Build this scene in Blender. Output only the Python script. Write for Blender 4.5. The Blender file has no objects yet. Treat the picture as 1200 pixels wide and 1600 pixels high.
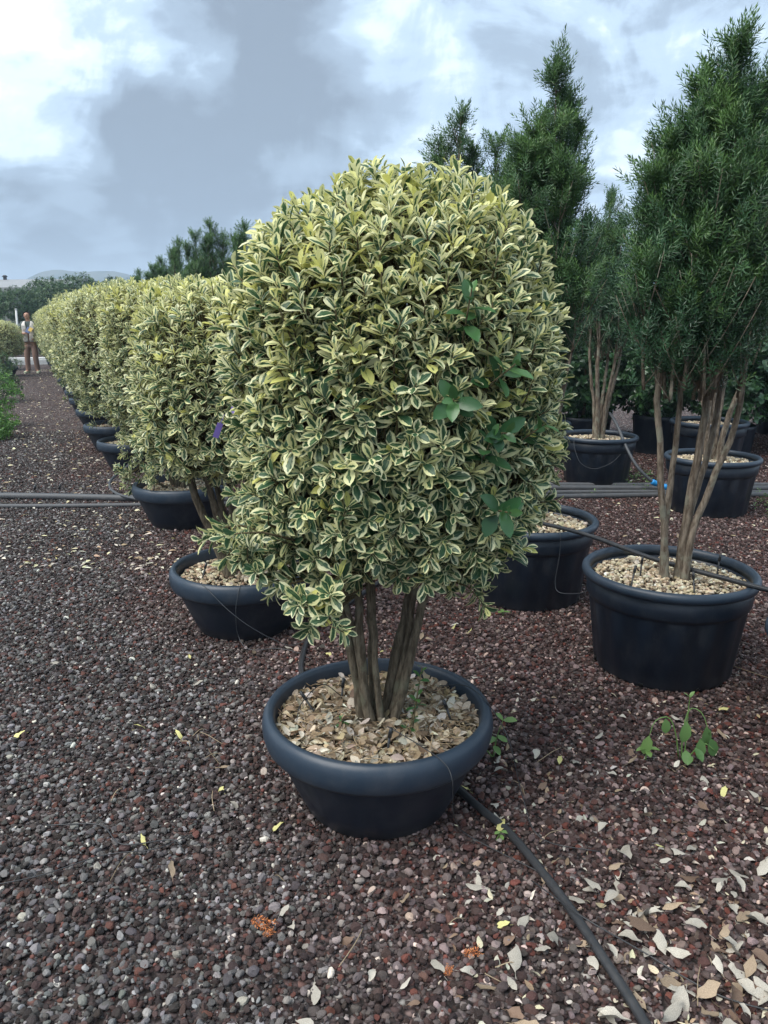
import bpy, math, random
import numpy as np
R = math.radians
rng = np.random.default_rng(7)
random.seed(7)
scene = bpy.context.scene
COL = scene.collection

# ------------------------------------------------------------------ camera
cam_d = bpy.data.cameras.new('camera')
cam_d.lens = 27.0; cam_d.sensor_width = 36.0; cam_d.sensor_fit = 'AUTO'
cam_d.clip_start = 0.05; cam_d.clip_end = 6000
cam = bpy.data.objects.new('camera', cam_d); COL.objects.link(cam)
cam.location = (0, 0, 1.5); cam.rotation_euler = (R(90 - 14), 0, 0)
scene.camera = cam

# ------------------------------------------------------------------ node helper
class NT:
    def __init__(s, tree):
        s.t = tree; s.t.nodes.clear()
    def n(s, typ, props=None, **ins):
        nd = s.t.nodes.new(typ)
        for k, v in (props or {}).items(): setattr(nd, k, v)
        for k, v in ins.items():
            key = int(k[1:]) if k[0] == 'i' and k[1:].isdigit() else k.replace('_', ' ')
            s.set(nd, key, v)
        return nd
    def set(s, nd, key, v):
        sock = nd.inputs[key]
        if isinstance(v, bpy.types.NodeSocket): s.t.links.new(v, sock)
        elif isinstance(v, bpy.types.Node): s.t.links.new(v.outputs[0], sock)
        else: sock.default_value = v
    def math(s, op, a, b=0.0, c=0.0, clamp=False):
        return s.n('ShaderNodeMath', {'operation': op, 'use_clamp': clamp}, i0=a, i1=b, i2=c).outputs[0]
    def vmath(s, op, a, b=(0, 0, 0)):
        return s.n('ShaderNodeVectorMath', {'operation': op}, i0=a, i1=b).outputs[0]
    def noise(s, vec, scale, detail=2.0, rough=0.5, dist=0.0, color=False):
        nd = s.n('ShaderNodeTexNoise', Vector=vec, Scale=scale, Detail=detail, Roughness=rough, Distortion=dist)
        return nd.outputs[1 if color else 0]
    def ramp(s, fac, stops, interp='LINEAR'):
        nd = s.n('ShaderNodeValToRGB', Fac=fac); cr = nd.color_ramp; cr.interpolation = interp
        while len(cr.elements) < len(stops): cr.elements.new(0.5)
        for e, (p, c) in zip(cr.elements, stops):
            e.position = p; e.color = (c[0], c[1], c[2], 1) if not isinstance(c, (int, float)) else (c, c, c, 1)
        return nd.outputs[0]
    def mix(s, fac, a, b, blend='MIX'):
        nd = s.t.nodes.new('ShaderNodeMix'); nd.data_type = 'RGBA'; nd.blend_type = blend; nd.clamp_factor = True
        for i, v in ((0, fac), (6, a), (7, b)):
            if isinstance(v, bpy.types.NodeSocket): s.t.links.new(v, nd.inputs[i])
            elif i: nd.inputs[i].default_value = (*v[:3], 1)
            else: nd.inputs[i].default_value = v
        return nd.outputs[2]
    def sstep(s, x, a, b):
        nd = s.n('ShaderNodeMapRange', {'interpolation_type': 'SMOOTHSTEP', 'clamp': True}, Value=x)
        nd.inputs[1].default_value = a; nd.inputs[2].default_value = b
        return nd.outputs[0]
    def attr(s, name, out=0, typ='GEOMETRY'):
        return s.n('ShaderNodeAttribute', {'attribute_name': name, 'attribute_type': typ}).outputs[out]
    def sep(s, v):
        return s.n('ShaderNodeSeparateXYZ', Vector=v).outputs
    def comb(s, x, y, z):
        return s.n('ShaderNodeCombineXYZ', X=x, Y=y, Z=z).outputs[0]
    def pos(s):
        return s.n('ShaderNodeNewGeometry').outputs['Position']
    def obj(s):
        return s.n('ShaderNodeTexCoord').outputs['Object']
    def bump(s, h, strength=0.4, dist=0.01):
        return s.n('ShaderNodeBump', Height=h, Strength=strength, Distance=dist).outputs[0]

# ------------------------------------------------------------------ sky and sun
SUN_EL, SUN_AZ = 57.0, -122.0          # azimuth clockwise from +Y (the view direction)
world = bpy.data.worlds.new('World'); scene.world = world; world.use_nodes = True
w = NT(world.node_tree)
sky = w.n('ShaderNodeTexSky', {'sky_type': 'NISHITA', 'sun_disc': False, 'sun_elevation': R(SUN_EL), 'sun_rotation': R(SUN_AZ), 'dust_density': 2.0})
dirv = w.n('ShaderNodeTexCoord').outputs['Generated']
dx, dy, dz = w.sep(dirv)
den = w.math('ADD', w.math('MAXIMUM', dz, 0.0), 0.22)
pv = w.comb(w.math('DIVIDE', dx, den), w.math('DIVIDE', dy, den), 0.0)
def lobe(d, sharp_a, sharp_b):
    l = math.sqrt(sum(c * c for c in d)); d = tuple(c / l for c in d)
    dot = w.n('ShaderNodeVectorMath', {'operation': 'DOT_PRODUCT'}, i0=wd, i1=d).outputs['Value']
    return w.sstep(dot, math.cos(R(sharp_a)), math.cos(R(sharp_b)))
warp = w.noise(dirv, 3.2, 4.0, 0.55, color=True)
wd = w.vmath('NORMALIZE', w.vmath('ADD', dirv, w.vmath('SCALE', w.vmath('SUBTRACT', warp, (0.5, 0.5, 0.5)))))
for nd in world.node_tree.nodes:
    if nd.type == 'VECT_MATH' and nd.operation == 'SCALE': nd.inputs['Scale'].default_value = 0.42
n1 = w.noise(w.vmath('ADD', pv, (3.1, 1.7, 0.0)), 0.85, 7.0, 0.55, 0.3)
n2 = w.noise(w.vmath('ADD', pv, (7.3, 2.2, 0.0)), 2.6, 6.0, 0.58, 0.5)
n3 = w.noise(w.vmath('ADD', dirv, (1.3, 4.2, 2.0)), 7.5, 8.0, 0.62, 0.8)
cl = w.math('ADD', w.math('MULTIPLY', n1, 0.34), w.math('ADD', w.math('MULTIPLY', n2, 0.32), w.math('MULTIPLY', n3, 0.34)))
cl = w.math('ADD', w.math('MULTIPLY', w.math('SUBTRACT', cl, 0.5), 1.9), 0.49)
dark = w.math('ADD', w.math('MULTIPLY', lobe((-.120, 1.10, .245), 13, 3), 0.20),
              w.math('ADD', w.math('MULTIPLY', lobe((-.36, 1.06, .150), 14, 3), 0.17), w.math('ADD', w.math('MULTIPLY', lobe((-.22, 1.12, .36), 10, 2), 0.12), w.math('MULTIPLY', lobe((.42, 1.0, .40), 24, 5), 0.10))))
lite = w.math('ADD', w.math('MULTIPLY', lobe((-.45, 1.11, .345), 11, 2), 0.30), w.math('MULTIPLY', lobe((.05, 1.10, .30), 9, 2), 0.05))
cl = w.math('SUBTRACT', w.math('ADD', cl, dark), lite)
ccol = w.ramp(cl, [(0.26, (.47, .50, .51)), (0.40, (.32, .375, .425)), (0.50, (.215, .275, .345)), (0.62, (.145, .185, .235)), (0.80, (.098, .122, .155))], 'EASE')
hz = w.sstep(dz, 0.10, 0.0)
ccol = w.mix(w.math('MULTIPLY', hz, 0.55), ccol, (.29, .34, .40))
bg_sky = w.n('ShaderNodeBackground', Color=sky.outputs[0], Strength=0.07)
bg_cloud = w.n('ShaderNodeBackground', Color=ccol, Strength=1.0)
cover = w.sstep(cl, 0.20, 0.36)
cover = w.math('ADD', w.math('MULTIPLY', cover, 0.25), 0.75)
ms = w.n('ShaderNodeMixShader', i0=cover, i1=bg_sky.outputs[0], i2=bg_cloud.outputs[0])
w.n('ShaderNodeOutputWorld', Surface=ms.outputs[0])

sun_d = bpy.data.lights.new('sun', 'SUN'); sun_d.energy = 1.5; sun_d.angle = R(50); sun_d.color = (1.0, 0.96, 0.90)
sun = bpy.data.objects.new('sun', sun_d); COL.objects.link(sun)
sun.rotation_euler = (R(90 - SUN_EL), 0, R(180 - SUN_AZ))
vs = scene.view_settings
vs.view_transform = 'Standard'; vs.look = 'None'; vs.exposure = 1.74; vs.gamma = 1.0; vs.use_curve_mapping = False
scene.render.engine = 'CYCLES'
scene.cycles.max_bounces = 6; scene.cycles.diffuse_bounces = 3; scene.cycles.glossy_bounces = 2
scene.cycles.transmission_bounces = 3; scene.cycles.volume_bounces = 0; scene.cycles.use_denoising = True

# ------------------------------------------------------------------ mesh helpers
def mesh_np(name, V, F, attrs=None, smooth=True, mats=(), midx=None):
    V = np.asarray(V, np.float32); F = np.asarray(F, np.int32)
    me = bpy.data.meshes.new(name)
    nf, k = F.shape
    me.vertices.add(len(V)); me.vertices.foreach_set('co', V.ravel())
    me.loops.add(nf * k); me.loops.foreach_set('vertex_index', F.ravel())
    me.polygons.add(nf); me.polygons.foreach_set('loop_start', np.arange(0, nf * k, k, dtype=np.int32))
    if midx is not None: me.polygons.foreach_set('material_index', np.asarray(midx, np.int32))
    me.update(calc_edges=True)
    me.polygons.foreach_set('use_smooth', np.full(nf, bool(smooth)))
    for an, A in (attrs or {}).items():
        A = np.asarray(A, np.float32)
        if A.shape[1] == 4:
            at = me.attributes.new(an, 'FLOAT_COLOR', 'POINT'); at.data.foreach_set('color', A.ravel())
        else:
            at = me.attributes.new(an, 'FLOAT_VECTOR', 'POINT'); at.data.foreach_set('vector', A.ravel())
    for m in mats: me.materials.append(m)
    me.validate()
    return me
def link(name, me, parent=None, loc=None, rot=None, scale=None):
    o = bpy.data.objects.new(name, me); COL.objects.link(o)
    if parent is not None: o.parent = parent
    if loc is not None: o.location = loc
    if rot is not None: o.rotation_euler = rot
    if scale is not None: o.scale = (scale,) * 3 if isinstance(scale, (int, float)) else scale
    return o
def tag(o, label=None, cat=None, group=None, kind=None):
    if label: o['label'] = label
    if cat: o['category'] = cat
    if group: o['group'] = group
    if kind: o['kind'] = kind
    return o
def thing(name, loc, label, cat, group=None, rz=0.0):
    o = link(name, None, None, loc, (0, 0, rz)); o.empty_display_size = 0.1
    return tag(o, label, cat, group)
def join(parts):
    """list of (V, F) -> one V, F"""
    Vs, Fs, off = [], [], 0
    for V, F in parts:
        Vs.append(np.asarray(V, float)); Fs.append(np.asarray(F, int) + off); off += len(V)
    return np.concatenate(Vs), np.concatenate(Fs)
def spline(P, n):
    P = np.asarray(P, float); k = len(P)
    Q = np.vstack([2 * P[0] - P[1], P, 2 * P[-1] - P[-2]])
    t = np.linspace(0, k - 1 - 1e-9, n); i = t.astype(int); f = (t - i)[:, None]
    p0, p1, p2, p3 = Q[i], Q[i + 1], Q[i + 2], Q[i + 3]
    return 0.5 * ((2 * p1) + (-p0 + p2) * f + (2 * p0 - 5 * p1 + 4 * p2 - p3) * f ** 2 + (-p0 + 3 * p1 - 3 * p2 + p3) * f ** 3)
def tube(P, r, sides=8, wob=0.0):
    P = np.asarray(P, float); n = len(P); r = np.broadcast_to(np.asarray(r, float), (n,))
    T = np.gradient(P, axis=0); T /= np.linalg.norm(T, axis=1)[:, None] + 1e-9
    ref = np.array([0, 0, 1.0]) if abs(T[:, 2]).mean() < 0.8 else np.array([1.0, 0, 0])
    A = np.cross(T, ref); A /= np.linalg.norm(A, axis=1)[:, None] + 1e-9
    B = np.cross(T, A)
    th = np.linspace(0, 2 * np.pi, sides, endpoint=False)
    rr = r[:, None] * (1 + wob * rng.normal(size=(n, sides)))
    V = P[:, None] + rr[..., None] * (np.cos(th)[None, :, None] * A[:, None] + np.sin(th)[None, :, None] * B[:, None])
    V = V.reshape(-1, 3)
    i = np.arange(n - 1)[:, None] * sides; j = np.arange(sides)[None]; jn = (j + 1) % sides
    F = np.stack([i + j, i + jn, i + sides + jn, i + sides + j], -1).reshape(-1, 4)
    # caps as quads folded to the centre
    V = np.vstack([V, P[0], P[-1]]); c0, c1 = len(V) - 2, len(V) - 1
    cap = []
    for q in range(0, sides, 2):
        cap.append([c0, (q + 2) % sides, (q + 1) % sides, q])
        b = (n - 1) * sides
        cap.append([c1, b + q, b + (q + 1) % sides, b + (q + 2) % sides])
    return V, np.vstack([F, cap])
def lathe(profile, seg=64):
    pr = np.asarray(profile, float); n = len(pr)
    th = np.linspace(0, 2 * np.pi, seg, endpoint=False)
    V = np.stack([pr[:, 0:1] * np.cos(th), pr[:, 0:1] * np.sin(th), np.repeat(pr[:, 1:2], seg, 1)], -1).reshape(-1, 3)
    i = np.arange(n - 1)[:, None] * seg; j = np.arange(seg)[None]; jn = (j + 1) % seg
    F = np.stack([i + j, i + jn, i + seg + jn, i + seg + j], -1).reshape(-1, 4)
    return V, F
def box(x0, x1, y0, y1, z0, z1):
    V = np.array([[x, y, z] for z in (z0, z1) for y in (y0, y1) for x in (x0, x1)], float)
    F = np.array([[0, 2, 3, 1], [4, 5, 7, 6], [0, 1, 5, 4], [2, 6, 7, 3], [0, 4, 6, 2], [1, 3, 7, 5]])
    return V, F
def norm(a): return a / (np.linalg.norm(a, axis=-1, keepdims=True) + 1e-12)

# ------------------------------------------------------------------ materials
def material(name):
    m = bpy.data.materials.new(name); m.use_nodes = True
    return m, NT(m.node_tree)
def finish(t, color, rough=0.6, normal=None, spec=0.5, transl=0.0, tcol=None):
    b = t.n('ShaderNodeBsdfPrincipled')
    t.set(b, 'Base Color', color if isinstance(color, bpy.types.NodeSocket) else (*color, 1))
    t.set(b, 'Roughness', rough); t.set(b, 'Specular IOR Level', spec)
    if normal is not None: t.set(b, 'Normal', normal)
    out = b.outputs[0]
    if transl:
        tr = t.n('ShaderNodeBsdfTranslucent'); c = tcol if tcol is not None else color
        t.set(tr, 'Color', c if isinstance(c, bpy.types.NodeSocket) else (*c, 1))
        out = t.n('ShaderNodeMixShader', i0=transl, i1=b.outputs[0], i2=tr.outputs[0]).outputs[0]
    t.n('ShaderNodeOutputMaterial', Surface=out)
def m_variegated():
    m, t = material('variegated_leaf')
    u, v, _ = t.sep(t.attr('luv', 1)); r, g, b = t.sep(t.attr('rnd', 1))
    uc = t.math('SUBTRACT', t.math('MULTIPLY', u, 2.0), 1.0)
    a0 = t.math('ABSOLUTE', uc)
    a = t.math('MAXIMUM', t.math('ABSOLUTE', t.math('ADD', uc, t.math('MULTIPLY', t.math('SUBTRACT', r, 0.5), 0.75))), t.math('MULTIPLY', a0, 0.8))
    nz = t.noise(t.comb(t.math('ADD', t.math('MULTIPLY', u, 3.2), t.math('MULTIPLY', r, 91.0)), t.math('MULTIPLY', v, 2.6), t.math('MULTIPLY', b, 37.0)), 1.3, 3.0, 0.6)
    e = t.math('ADD', a, t.math('MULTIPLY', t.math('SUBTRACT', nz, 0.5), 1.15))
    e = t.math('ADD', e, t.math('MULTIPLY', t.math('POWER', v, 7.0), 0.55))
    e = t.math('ADD', e, t.math('MULTIPLY', t.math('SUBTRACT', g, 0.5), 0.9))
    mask = t.sstep(e, 0.45, 0.58)                         # 0 green centre, 1 pale margin
    st = t.noise(t.comb(t.math('ADD', t.math('MULTIPLY', u, 6.0), t.math('MULTIPLY', r, 53.0)), t.math('MULTIPLY', v, 1.4), r), 1.0, 2.0, 0.5)
    grn = t.mix(t.sstep(st, 0.50, 0.66), (.030, .088, .040), (.135, .220, .105))
    rib = t.sstep(a0, 0.07, 0.0)
    grn = t.mix(t.math('MULTIPLY', rib, 0.5), grn, (.20, .27, .12))
    old = t.mix(b, (.68, .67, .31), (.79, .78, .50))
    crm = t.mix(t.sstep(g, 0.62, 0.95), old, (.65, .64, .20))
    finish(t, t.mix(mask, grn, crm), 0.40, None, 0.45, 0.30)
    return m
def m_leaf(name, c1, c2, c3=None, rough=0.4, transl=0.2, spec=0.5):
    """plain leaf or needle: rnd.r varies c1..c2, rnd.g (new growth) goes to c3"""
    m, t = material(name)
    r, g, b = t.sep(t.attr('rnd', 1))
    c = t.mix(r, c1, c2)
    if c3: c = t.mix(g, c, c3)
    finish(t, c, rough, None, spec, transl)
    return m
def m_plastic(name, c, rough, dust=0.35):
    m, t = material(name); p = t.obj()
    n = t.noise(p, 5.0, 6.0, 0.65); s = t.noise(t.vmath('MULTIPLY', p, (7.0, 7.0, 4.0)), 3.0, 5.0, 0.7)
    z = t.sep(p)[2]
    f = t.math('MULTIPLY', t.sstep(t.math('MULTIPLY', n, s), 0.20, 0.44), dust)
    fine = t.noise(p, 160.0, 2.0, 0.6)
    f = t.math('ADD', f, t.math('MULTIPLY', t.sstep(fine, 0.60, 0.72), dust * 0.35))
    splash = t.math('MULTIPLY', t.sstep(t.math('ADD', z, t.math('MULTIPLY', n, 0.10)), 0.13, 0.05), dust * 1.0)
    f = t.math('MINIMUM', t.math('ADD', f, splash), 1.0)
    col = t.mix(f, c, (.125, .120, .118))
    bmp = t.bump(t.noise(p, 60.0, 3.0), 0.10, 0.004)
    finish(t, col, t.math('ADD', rough, t.math('MULTIPLY', f, 0.35)), bmp, 0.5)
    return m
def m_bark(name, c1, c2, sc=1.0, lichen=None):
    m, t = material(name); p = t.obj()
    q = t.vmath('MULTIPLY', p, (1.0, 1.0, 0.22))
    n = t.noise(q, 90.0 * sc, 5.0, 0.65); k = t.noise(p, 14.0 * sc, 4.0, 0.6)
    c = t.mix(t.sstep(n, 0.35, 0.68), c1, c2)
    if lichen: c = t.mix(t.math('MULTIPLY', t.sstep(k, 0.52, 0.66), 0.7), c, lichen)
    finish(t, c, 0.85, t.bump(n, 0.8, 0.006), 0.2)
    return m
def m_plain(name, c, rough=0.6, var=0.25, scale=12.0, spec=0.4, transl=0.0):
    m, t = material(name)
    n = t.noise(t.obj(), scale, 4.0, 0.6)
    k = t.math('ADD', 1.0 - var, t.math('MULTIPLY', n, 2 * var))
    col = t.mix(1.0, (c[0], c[1], c[2]), t.comb(k, k, k), 'MULTIPLY')
    finish(t, col, rough, None, spec, transl)
    return m
def m_attr(name, rough=0.85, macro=False, bump=0.5, spec=0.3, transl=0.0):
    """colour stored per piece on the geometry, with fine grain on top"""
    m, t = material(name)
    c = t.attr('rnd', 0); p = t.pos()
    n = t.noise(p, 420.0, 3.0, 0.6)
    k = t.math('ADD', 0.45, t.math('MULTIPLY', n, 1.10))
    if macro:
        big = t.noise(t.vmath('ADD', p, (3.7, 1.3, 0.0)), 0.9, 3.0, 0.5)
        px_, py_, _z = t.sep(p)
        side = t.math('ADD', t.math('ADD', px_, t.math('MULTIPLY', py_, .457)), t.math('MULTIPLY', t.math('SUBTRACT', big, 0.5), 2.2))
        redm = t.sstep(side, 0.1, 1.3)               # greyer stone on the open path, redder lava among the rows
        c = t.mix(redm, c, t.mix(1.0, c, (1.12, .85, .80), 'MULTIPLY'))
        mo = t.noise(p, 3.1, 3.0, 0.6)
        k = t.math('MULTIPLY', k, t.math('ADD', 0.70, t.math('MULTIPLY', mo, 0.6)))
    col = t.mix(1.0, c, t.comb(k, k, k), 'MULTIPLY')
    finish(t, col, rough, t.bump(n, bump, 0.003) if bump else None, spec, transl)
    return m
M_VAR = m_variegated()
M_GREEN = m_leaf('green_leaf', (.022, .080, .028), (.045, .130, .045), (.10, .21, .055), 0.33, 0.2)
M_WEED = m_leaf('weed_leaf', (.085, .18, .055), (.13, .25, .08), (.24, .38, .11), 0.45, 0.25)
M_YEW = m_leaf('yew_needle', (.020, .060, .028), (.050, .122, .052), (.115, .215, .055), 0.42, 0.18)
M_LAUREL = m_leaf('laurel_leaf', (.030, .085, .034), (.065, .150, .058), (.12, .22, .08), 0.28, 0.15)
M_TREE = m_leaf('tree_leaf', (.024, .064, .024), (.058, .130, .042), (.13, .19, .06), 0.45, 0.2)
M_BRIGHT = m_leaf('bright_leaf', (.055, .15, .028), (.11, .25, .05), (.20, .36, .07), 0.45, 0.2)
M_DRY = m_leaf('straw_leaf', (.32, .25, .15), (.46, .39, .27), None, 0.8, 0.1)
M_POT = m_plastic('dark_pot_plastic', (.0050, .0110, .0215), 0.42, 0.18)
M_RIM_SKYLIT = m_plastic('pot_rim_sky_lit', (.020, .034, .053), 0.42, 0.18)  # lighter copy of the pot plastic, sky reflection on the rim painted into its colour
M_BARK = m_bark('shrub_bark', (.070, .054, .036), (.185, .150, .105), 1.0, (.16, .155, .105))
M_YBARK = m_bark('yew_bark', (.095, .072, .052), (.27, .222, .170), 0.8, (.26, .26, .20))
M_TWIG = m_bark('twig_bark', (.07, .055, .03), (.16, .13, .07), 1.5)
M_HOSE = m_plastic('hose_plastic', (.014, .016, .019), 0.42, 0.16)
M_PIPE = m_plastic('pipe_plastic', (.045, .052, .060), 0.5, 0.5)
M_STONE = m_attr('gravel_stone', 0.9, True, 0.55)
M_PEBBLE = m_attr('pale_pebble', 0.85, False, 0.4)
M_LITTER = m_attr('dry_litter', 0.85, False, 0.3, 0.2, 0.12)
M_SOIL = m_plain('soil', (.045, .032, .022), 0.95, 0.5, 60.0, 0.1)
M_BLUE = m_plain('blue_fitting', (.02, .25, .60), 0.4, 0.1)
M_TAGP = m_plain('purple_tag', (.24, .17, .52), 0.5, 0.15)

# ------------------------------------------------------------------ leaves
def leaf_tpl(W, fold, curl, rows, prof, twist=0.0):
    v = np.asarray(rows, float); hw = np.asarray(prof, float) * W / 2
    V, UV = [], []
    for vi, h in zip(v, hw):
        for s in (-1, 0, 1):
            ang = twist * vi
            x = s * h; z = abs(s) * h * fold
            x, z = x * math.cos(ang) - z * math.sin(ang), x * math.sin(ang) + z * math.cos(ang)
            V.append([x, vi - abs(curl) * 0.35 * vi ** 2, z - curl * vi ** 2]); UV.append([0.5 + 0.5 * s, vi, 0])
    F = []
    for i in range(len(v) - 1):
        for c in (0, 1):
            a = i * 3 + c; F.append([a, a + 1, a + 4, a + 3])
    return np.array(V), np.array(F), np.array(UV)
ROWS7 = [0, .10, .28, .50, .70, .88, 1.0]; PROF7 = [.07, .20, .62, .93, 1.0, .66, .04]
ROWS5 = [0, .25, .58, .84, 1.0]; PROF5 = [.08, .55, 1.0, .78, .05]
OVAL5 = [.08, .80, 1.0, .62, .03]
TPL_HI = [leaf_tpl(wd_, f, c, ROWS7, PROF7, tw) for wd_, f, c, tw in ((.40, .35, .10, .1), (.44, .15, .25, -.2), (.37, .55, -.06, .0), (.42, .25, .38, .25), (.46, .40, .05, -.15), (.34, .7, .15, .1))]
TPL_LO = [leaf_tpl(wd_, f, c, ROWS5, PROF5, tw) for wd_, f, c, tw in ((.42, .35, .10, .1), (.44, .2, .28, -.2), (.40, .5, -.05, .0))]
TPL_MD = [leaf_tpl(wd_, f, c, ROWS5, PROF5, tw) for wd_, f, c, tw in ((.40, .35, .10, .1), (.44, .15, .25, -.2), (.37, .55, -.06, .0), (.42, .25, .38, .25), (.46, .40, .05, -.15), (.34, .7, .15, .1))]
TPL_R4 = [leaf_tpl(wd_, f, c, [0, .35, .75, 1.0], [.08, .72, .95, .06], tw) for wd_, f, c, tw in ((.42, .35, .10, .1), (.44, .2, .28, -.2), (.40, .5, -.05, .0))]
TPL_FAR = [leaf_tpl(wd_, f, c, [0, .6, 1.0], [.10, 1.0, .08], tw) for wd_, f, c, tw in ((.42, .35, .10, .1), (.44, .2, .28, -.2), (.40, .5, -.05, .0))]
TPL_OVAL = [leaf_tpl(wd_, f, c, ROWS5, OVAL5, tw) for wd_, f, c, tw in ((.52, .25, .12, .1), (.48, .3, .25, -.1), (.55, .15, .18, 0.))]
def place_leaves(tpls, pos, yd, zd, L, rnd, k=None):
    N = len(pos); yd = norm(yd); xd = norm(np.cross(yd, zd)); zd = np.cross(xd, yd)
    if k is None: k = rng.integers(0, len(tpls), N)
    Vs, Fs, Us, Rs, off = [], [], [], [], 0
    for q, (TV, TF, TU) in enumerate(tpls):
        s = np.where(k == q)[0]; n = len(s)
        if not n: continue
        B = np.stack([xd[s], yd[s], zd[s]], 1)
        V = pos[s][:, None] + L[s][:, None, None] * np.einsum('vj,njk->nvk', TV, B)
        Vs.append(V.reshape(-1, 3)); Us.append(np.tile(TU, (n, 1))); Rs.append(np.repeat(rnd[s], len(TV), 0))
        Fs.append((TF[None] + (np.arange(n) * len(TV))[:, None, None]).reshape(-1, 4) + off); off += n * len(TV)
    return np.concatenate(Vs), np.concatenate(Fs), np.concatenate(Us), np.concatenate(Rs)
def shoot_leaves(base, axis, length, n, L0, spread=(22, 74), tipy=0.5):
    """rosettes of leaves spiralling up each shoot; returns arrays of leaf frames"""
    S = len(base); axis = norm(axis)
    ref = np.where(np.abs(axis[:, 2:3]) > .9, [[1., 0, 0]], [[0., 0, 1.]])
    a = norm(np.cross(axis, ref)); b = np.cross(axis, a)
    ph0 = rng.uniform(0, 6.28, S)
    P, Y, Z, L, T, SI = [], [], [], [], [], []
    for i in range(n):
        t = (i + 0.5) / n
        ph = ph0 + i * 2.39996 + rng.normal(0, .25, S)
        th = np.radians(spread[1] + (spread[0] - spread[1]) * t ** 1.3) + rng.normal(0, .17, S)
        r = np.cos(ph)[:, None] * a + np.sin(ph)[:, None] * b
        y = np.cos(th)[:, None] * axis + np.sin(th)[:, None] * r
        z = np.sin(th)[:, None] * axis - np.cos(th)[:, None] * r
        z = z + rng.normal(0, .22, (S, 3)) + np.array([0, 0, .25])
        P.append(base + axis * (length * (0.25 + 0.75 * t))[:, None]); Y.append(y); Z.append(z)
        L.append(L0 * (1.0 - 0.42 * max(0, t - .55) / .45) * rng.uniform(.75, 1.2, S)); T.append(np.full(S, t)); SI.append(np.arange(S))
    return [np.concatenate(x) for x in (P, Y, Z, L, T, SI)]
def superell(d, a, b, c, p=2.4, q=3.0):
    d = norm(d); q = np.where(d[:, 2] > 0, q, q + 1.4)      # rounded top, straighter skirt
    h = ((np.abs(d[:, 0]) / a) ** p + (np.abs(d[:, 1]) / b) ** p) ** (q / p)
    return (h + (np.abs(d[:, 2]) / c) ** q) ** (-1 / q)
def spread_points(cand, n, r):
    """dart throwing, keeps points at least r apart"""
    keep = np.zeros((n, 3)); m = 0
    for c in cand:
        if m == 0 or np.min(((keep[:m] - c) ** 2).sum(1)) > r * r:
            keep[m] = c; m += 1
            if m == n: break
    return keep[:m]
def in_view_area(V4, cell=4.0):
    """how much of each leaf shows from the camera's side: coarse depth buffer over leaf sample points (world space)"""
    P = V4; c, s = math.cos(R(14)), math.sin(R(14))
    z = P[..., 2] - 1.5; dep = P[..., 1] * c - z * s; up = P[..., 1] * s + z * c
    x = ((600 + 1200 * P[..., 0] / dep) / cell).astype(int); y = ((800 - 1200 * up / dep) / cell).astype(int)
    ok = (x >= 0) & (x < 1200 / cell) & (y >= 0) & (y < 1600 / cell)
    key = (y * 1000 + x).ravel(); ids = np.repeat(np.arange(len(P)), P.shape[1]); ok = ok.ravel(); dp = dep.ravel()
    key, ids, dp = key[ok], ids[ok], dp[ok]
    o = np.lexsort((dp, key)); key, ids = key[o], ids[o]
    first = np.r_[True, key[1:] != key[:-1]]
    return np.bincount(ids[first], minlength=len(P))

LEAF_BANK = []
def leaf_bank():
    for q in range(60):
        TV, TF, TU = TPL_HI[q % len(TPL_HI)]
        g = [0.25, .4, .5, .58, .7, .95][(q // 6) % 6] if q < 36 else rng.uniform(.3, .85)
        rr = np.array([[rng.random(), g, rng.random(), 1]])
        LEAF_BANK.append((q % len(TPL_HI), rr[0], mesh_np('leaf', TV, TF, {'luv': TU, 'rnd': np.repeat(rr, len(TV), 0)}, True, [M_VAR])))
leaf_bank()
from mathutils import Matrix, Vector
def leaf_objects(parent, P, Y, Z, L, G, k):
    Y = norm(Y); X = norm(np.cross(Y, Z)); Z = np.cross(X, Y)
    gs = np.array([b[1][1] for b in LEAF_BANK]); kk = np.array([b[0] for b in LEAF_BANK])
    for i in range(len(P)):
        cost = np.abs(gs - G[i]) + (kk != k[i]) * 5 + rng.random(len(gs)) * .15
        me = LEAF_BANK[int(np.argmin(cost))][2]
        o = link('leaf', me, parent)
        M3 = np.stack([X[i], Y[i], Z[i]], 1) * L[i]
        m4 = Matrix([[*M3[0], P[i][0]], [*M3[1], P[i][1]], [*M3[2], P[i][2]], [0, 0, 0, 1]])
        o.matrix_basis = m4

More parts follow.
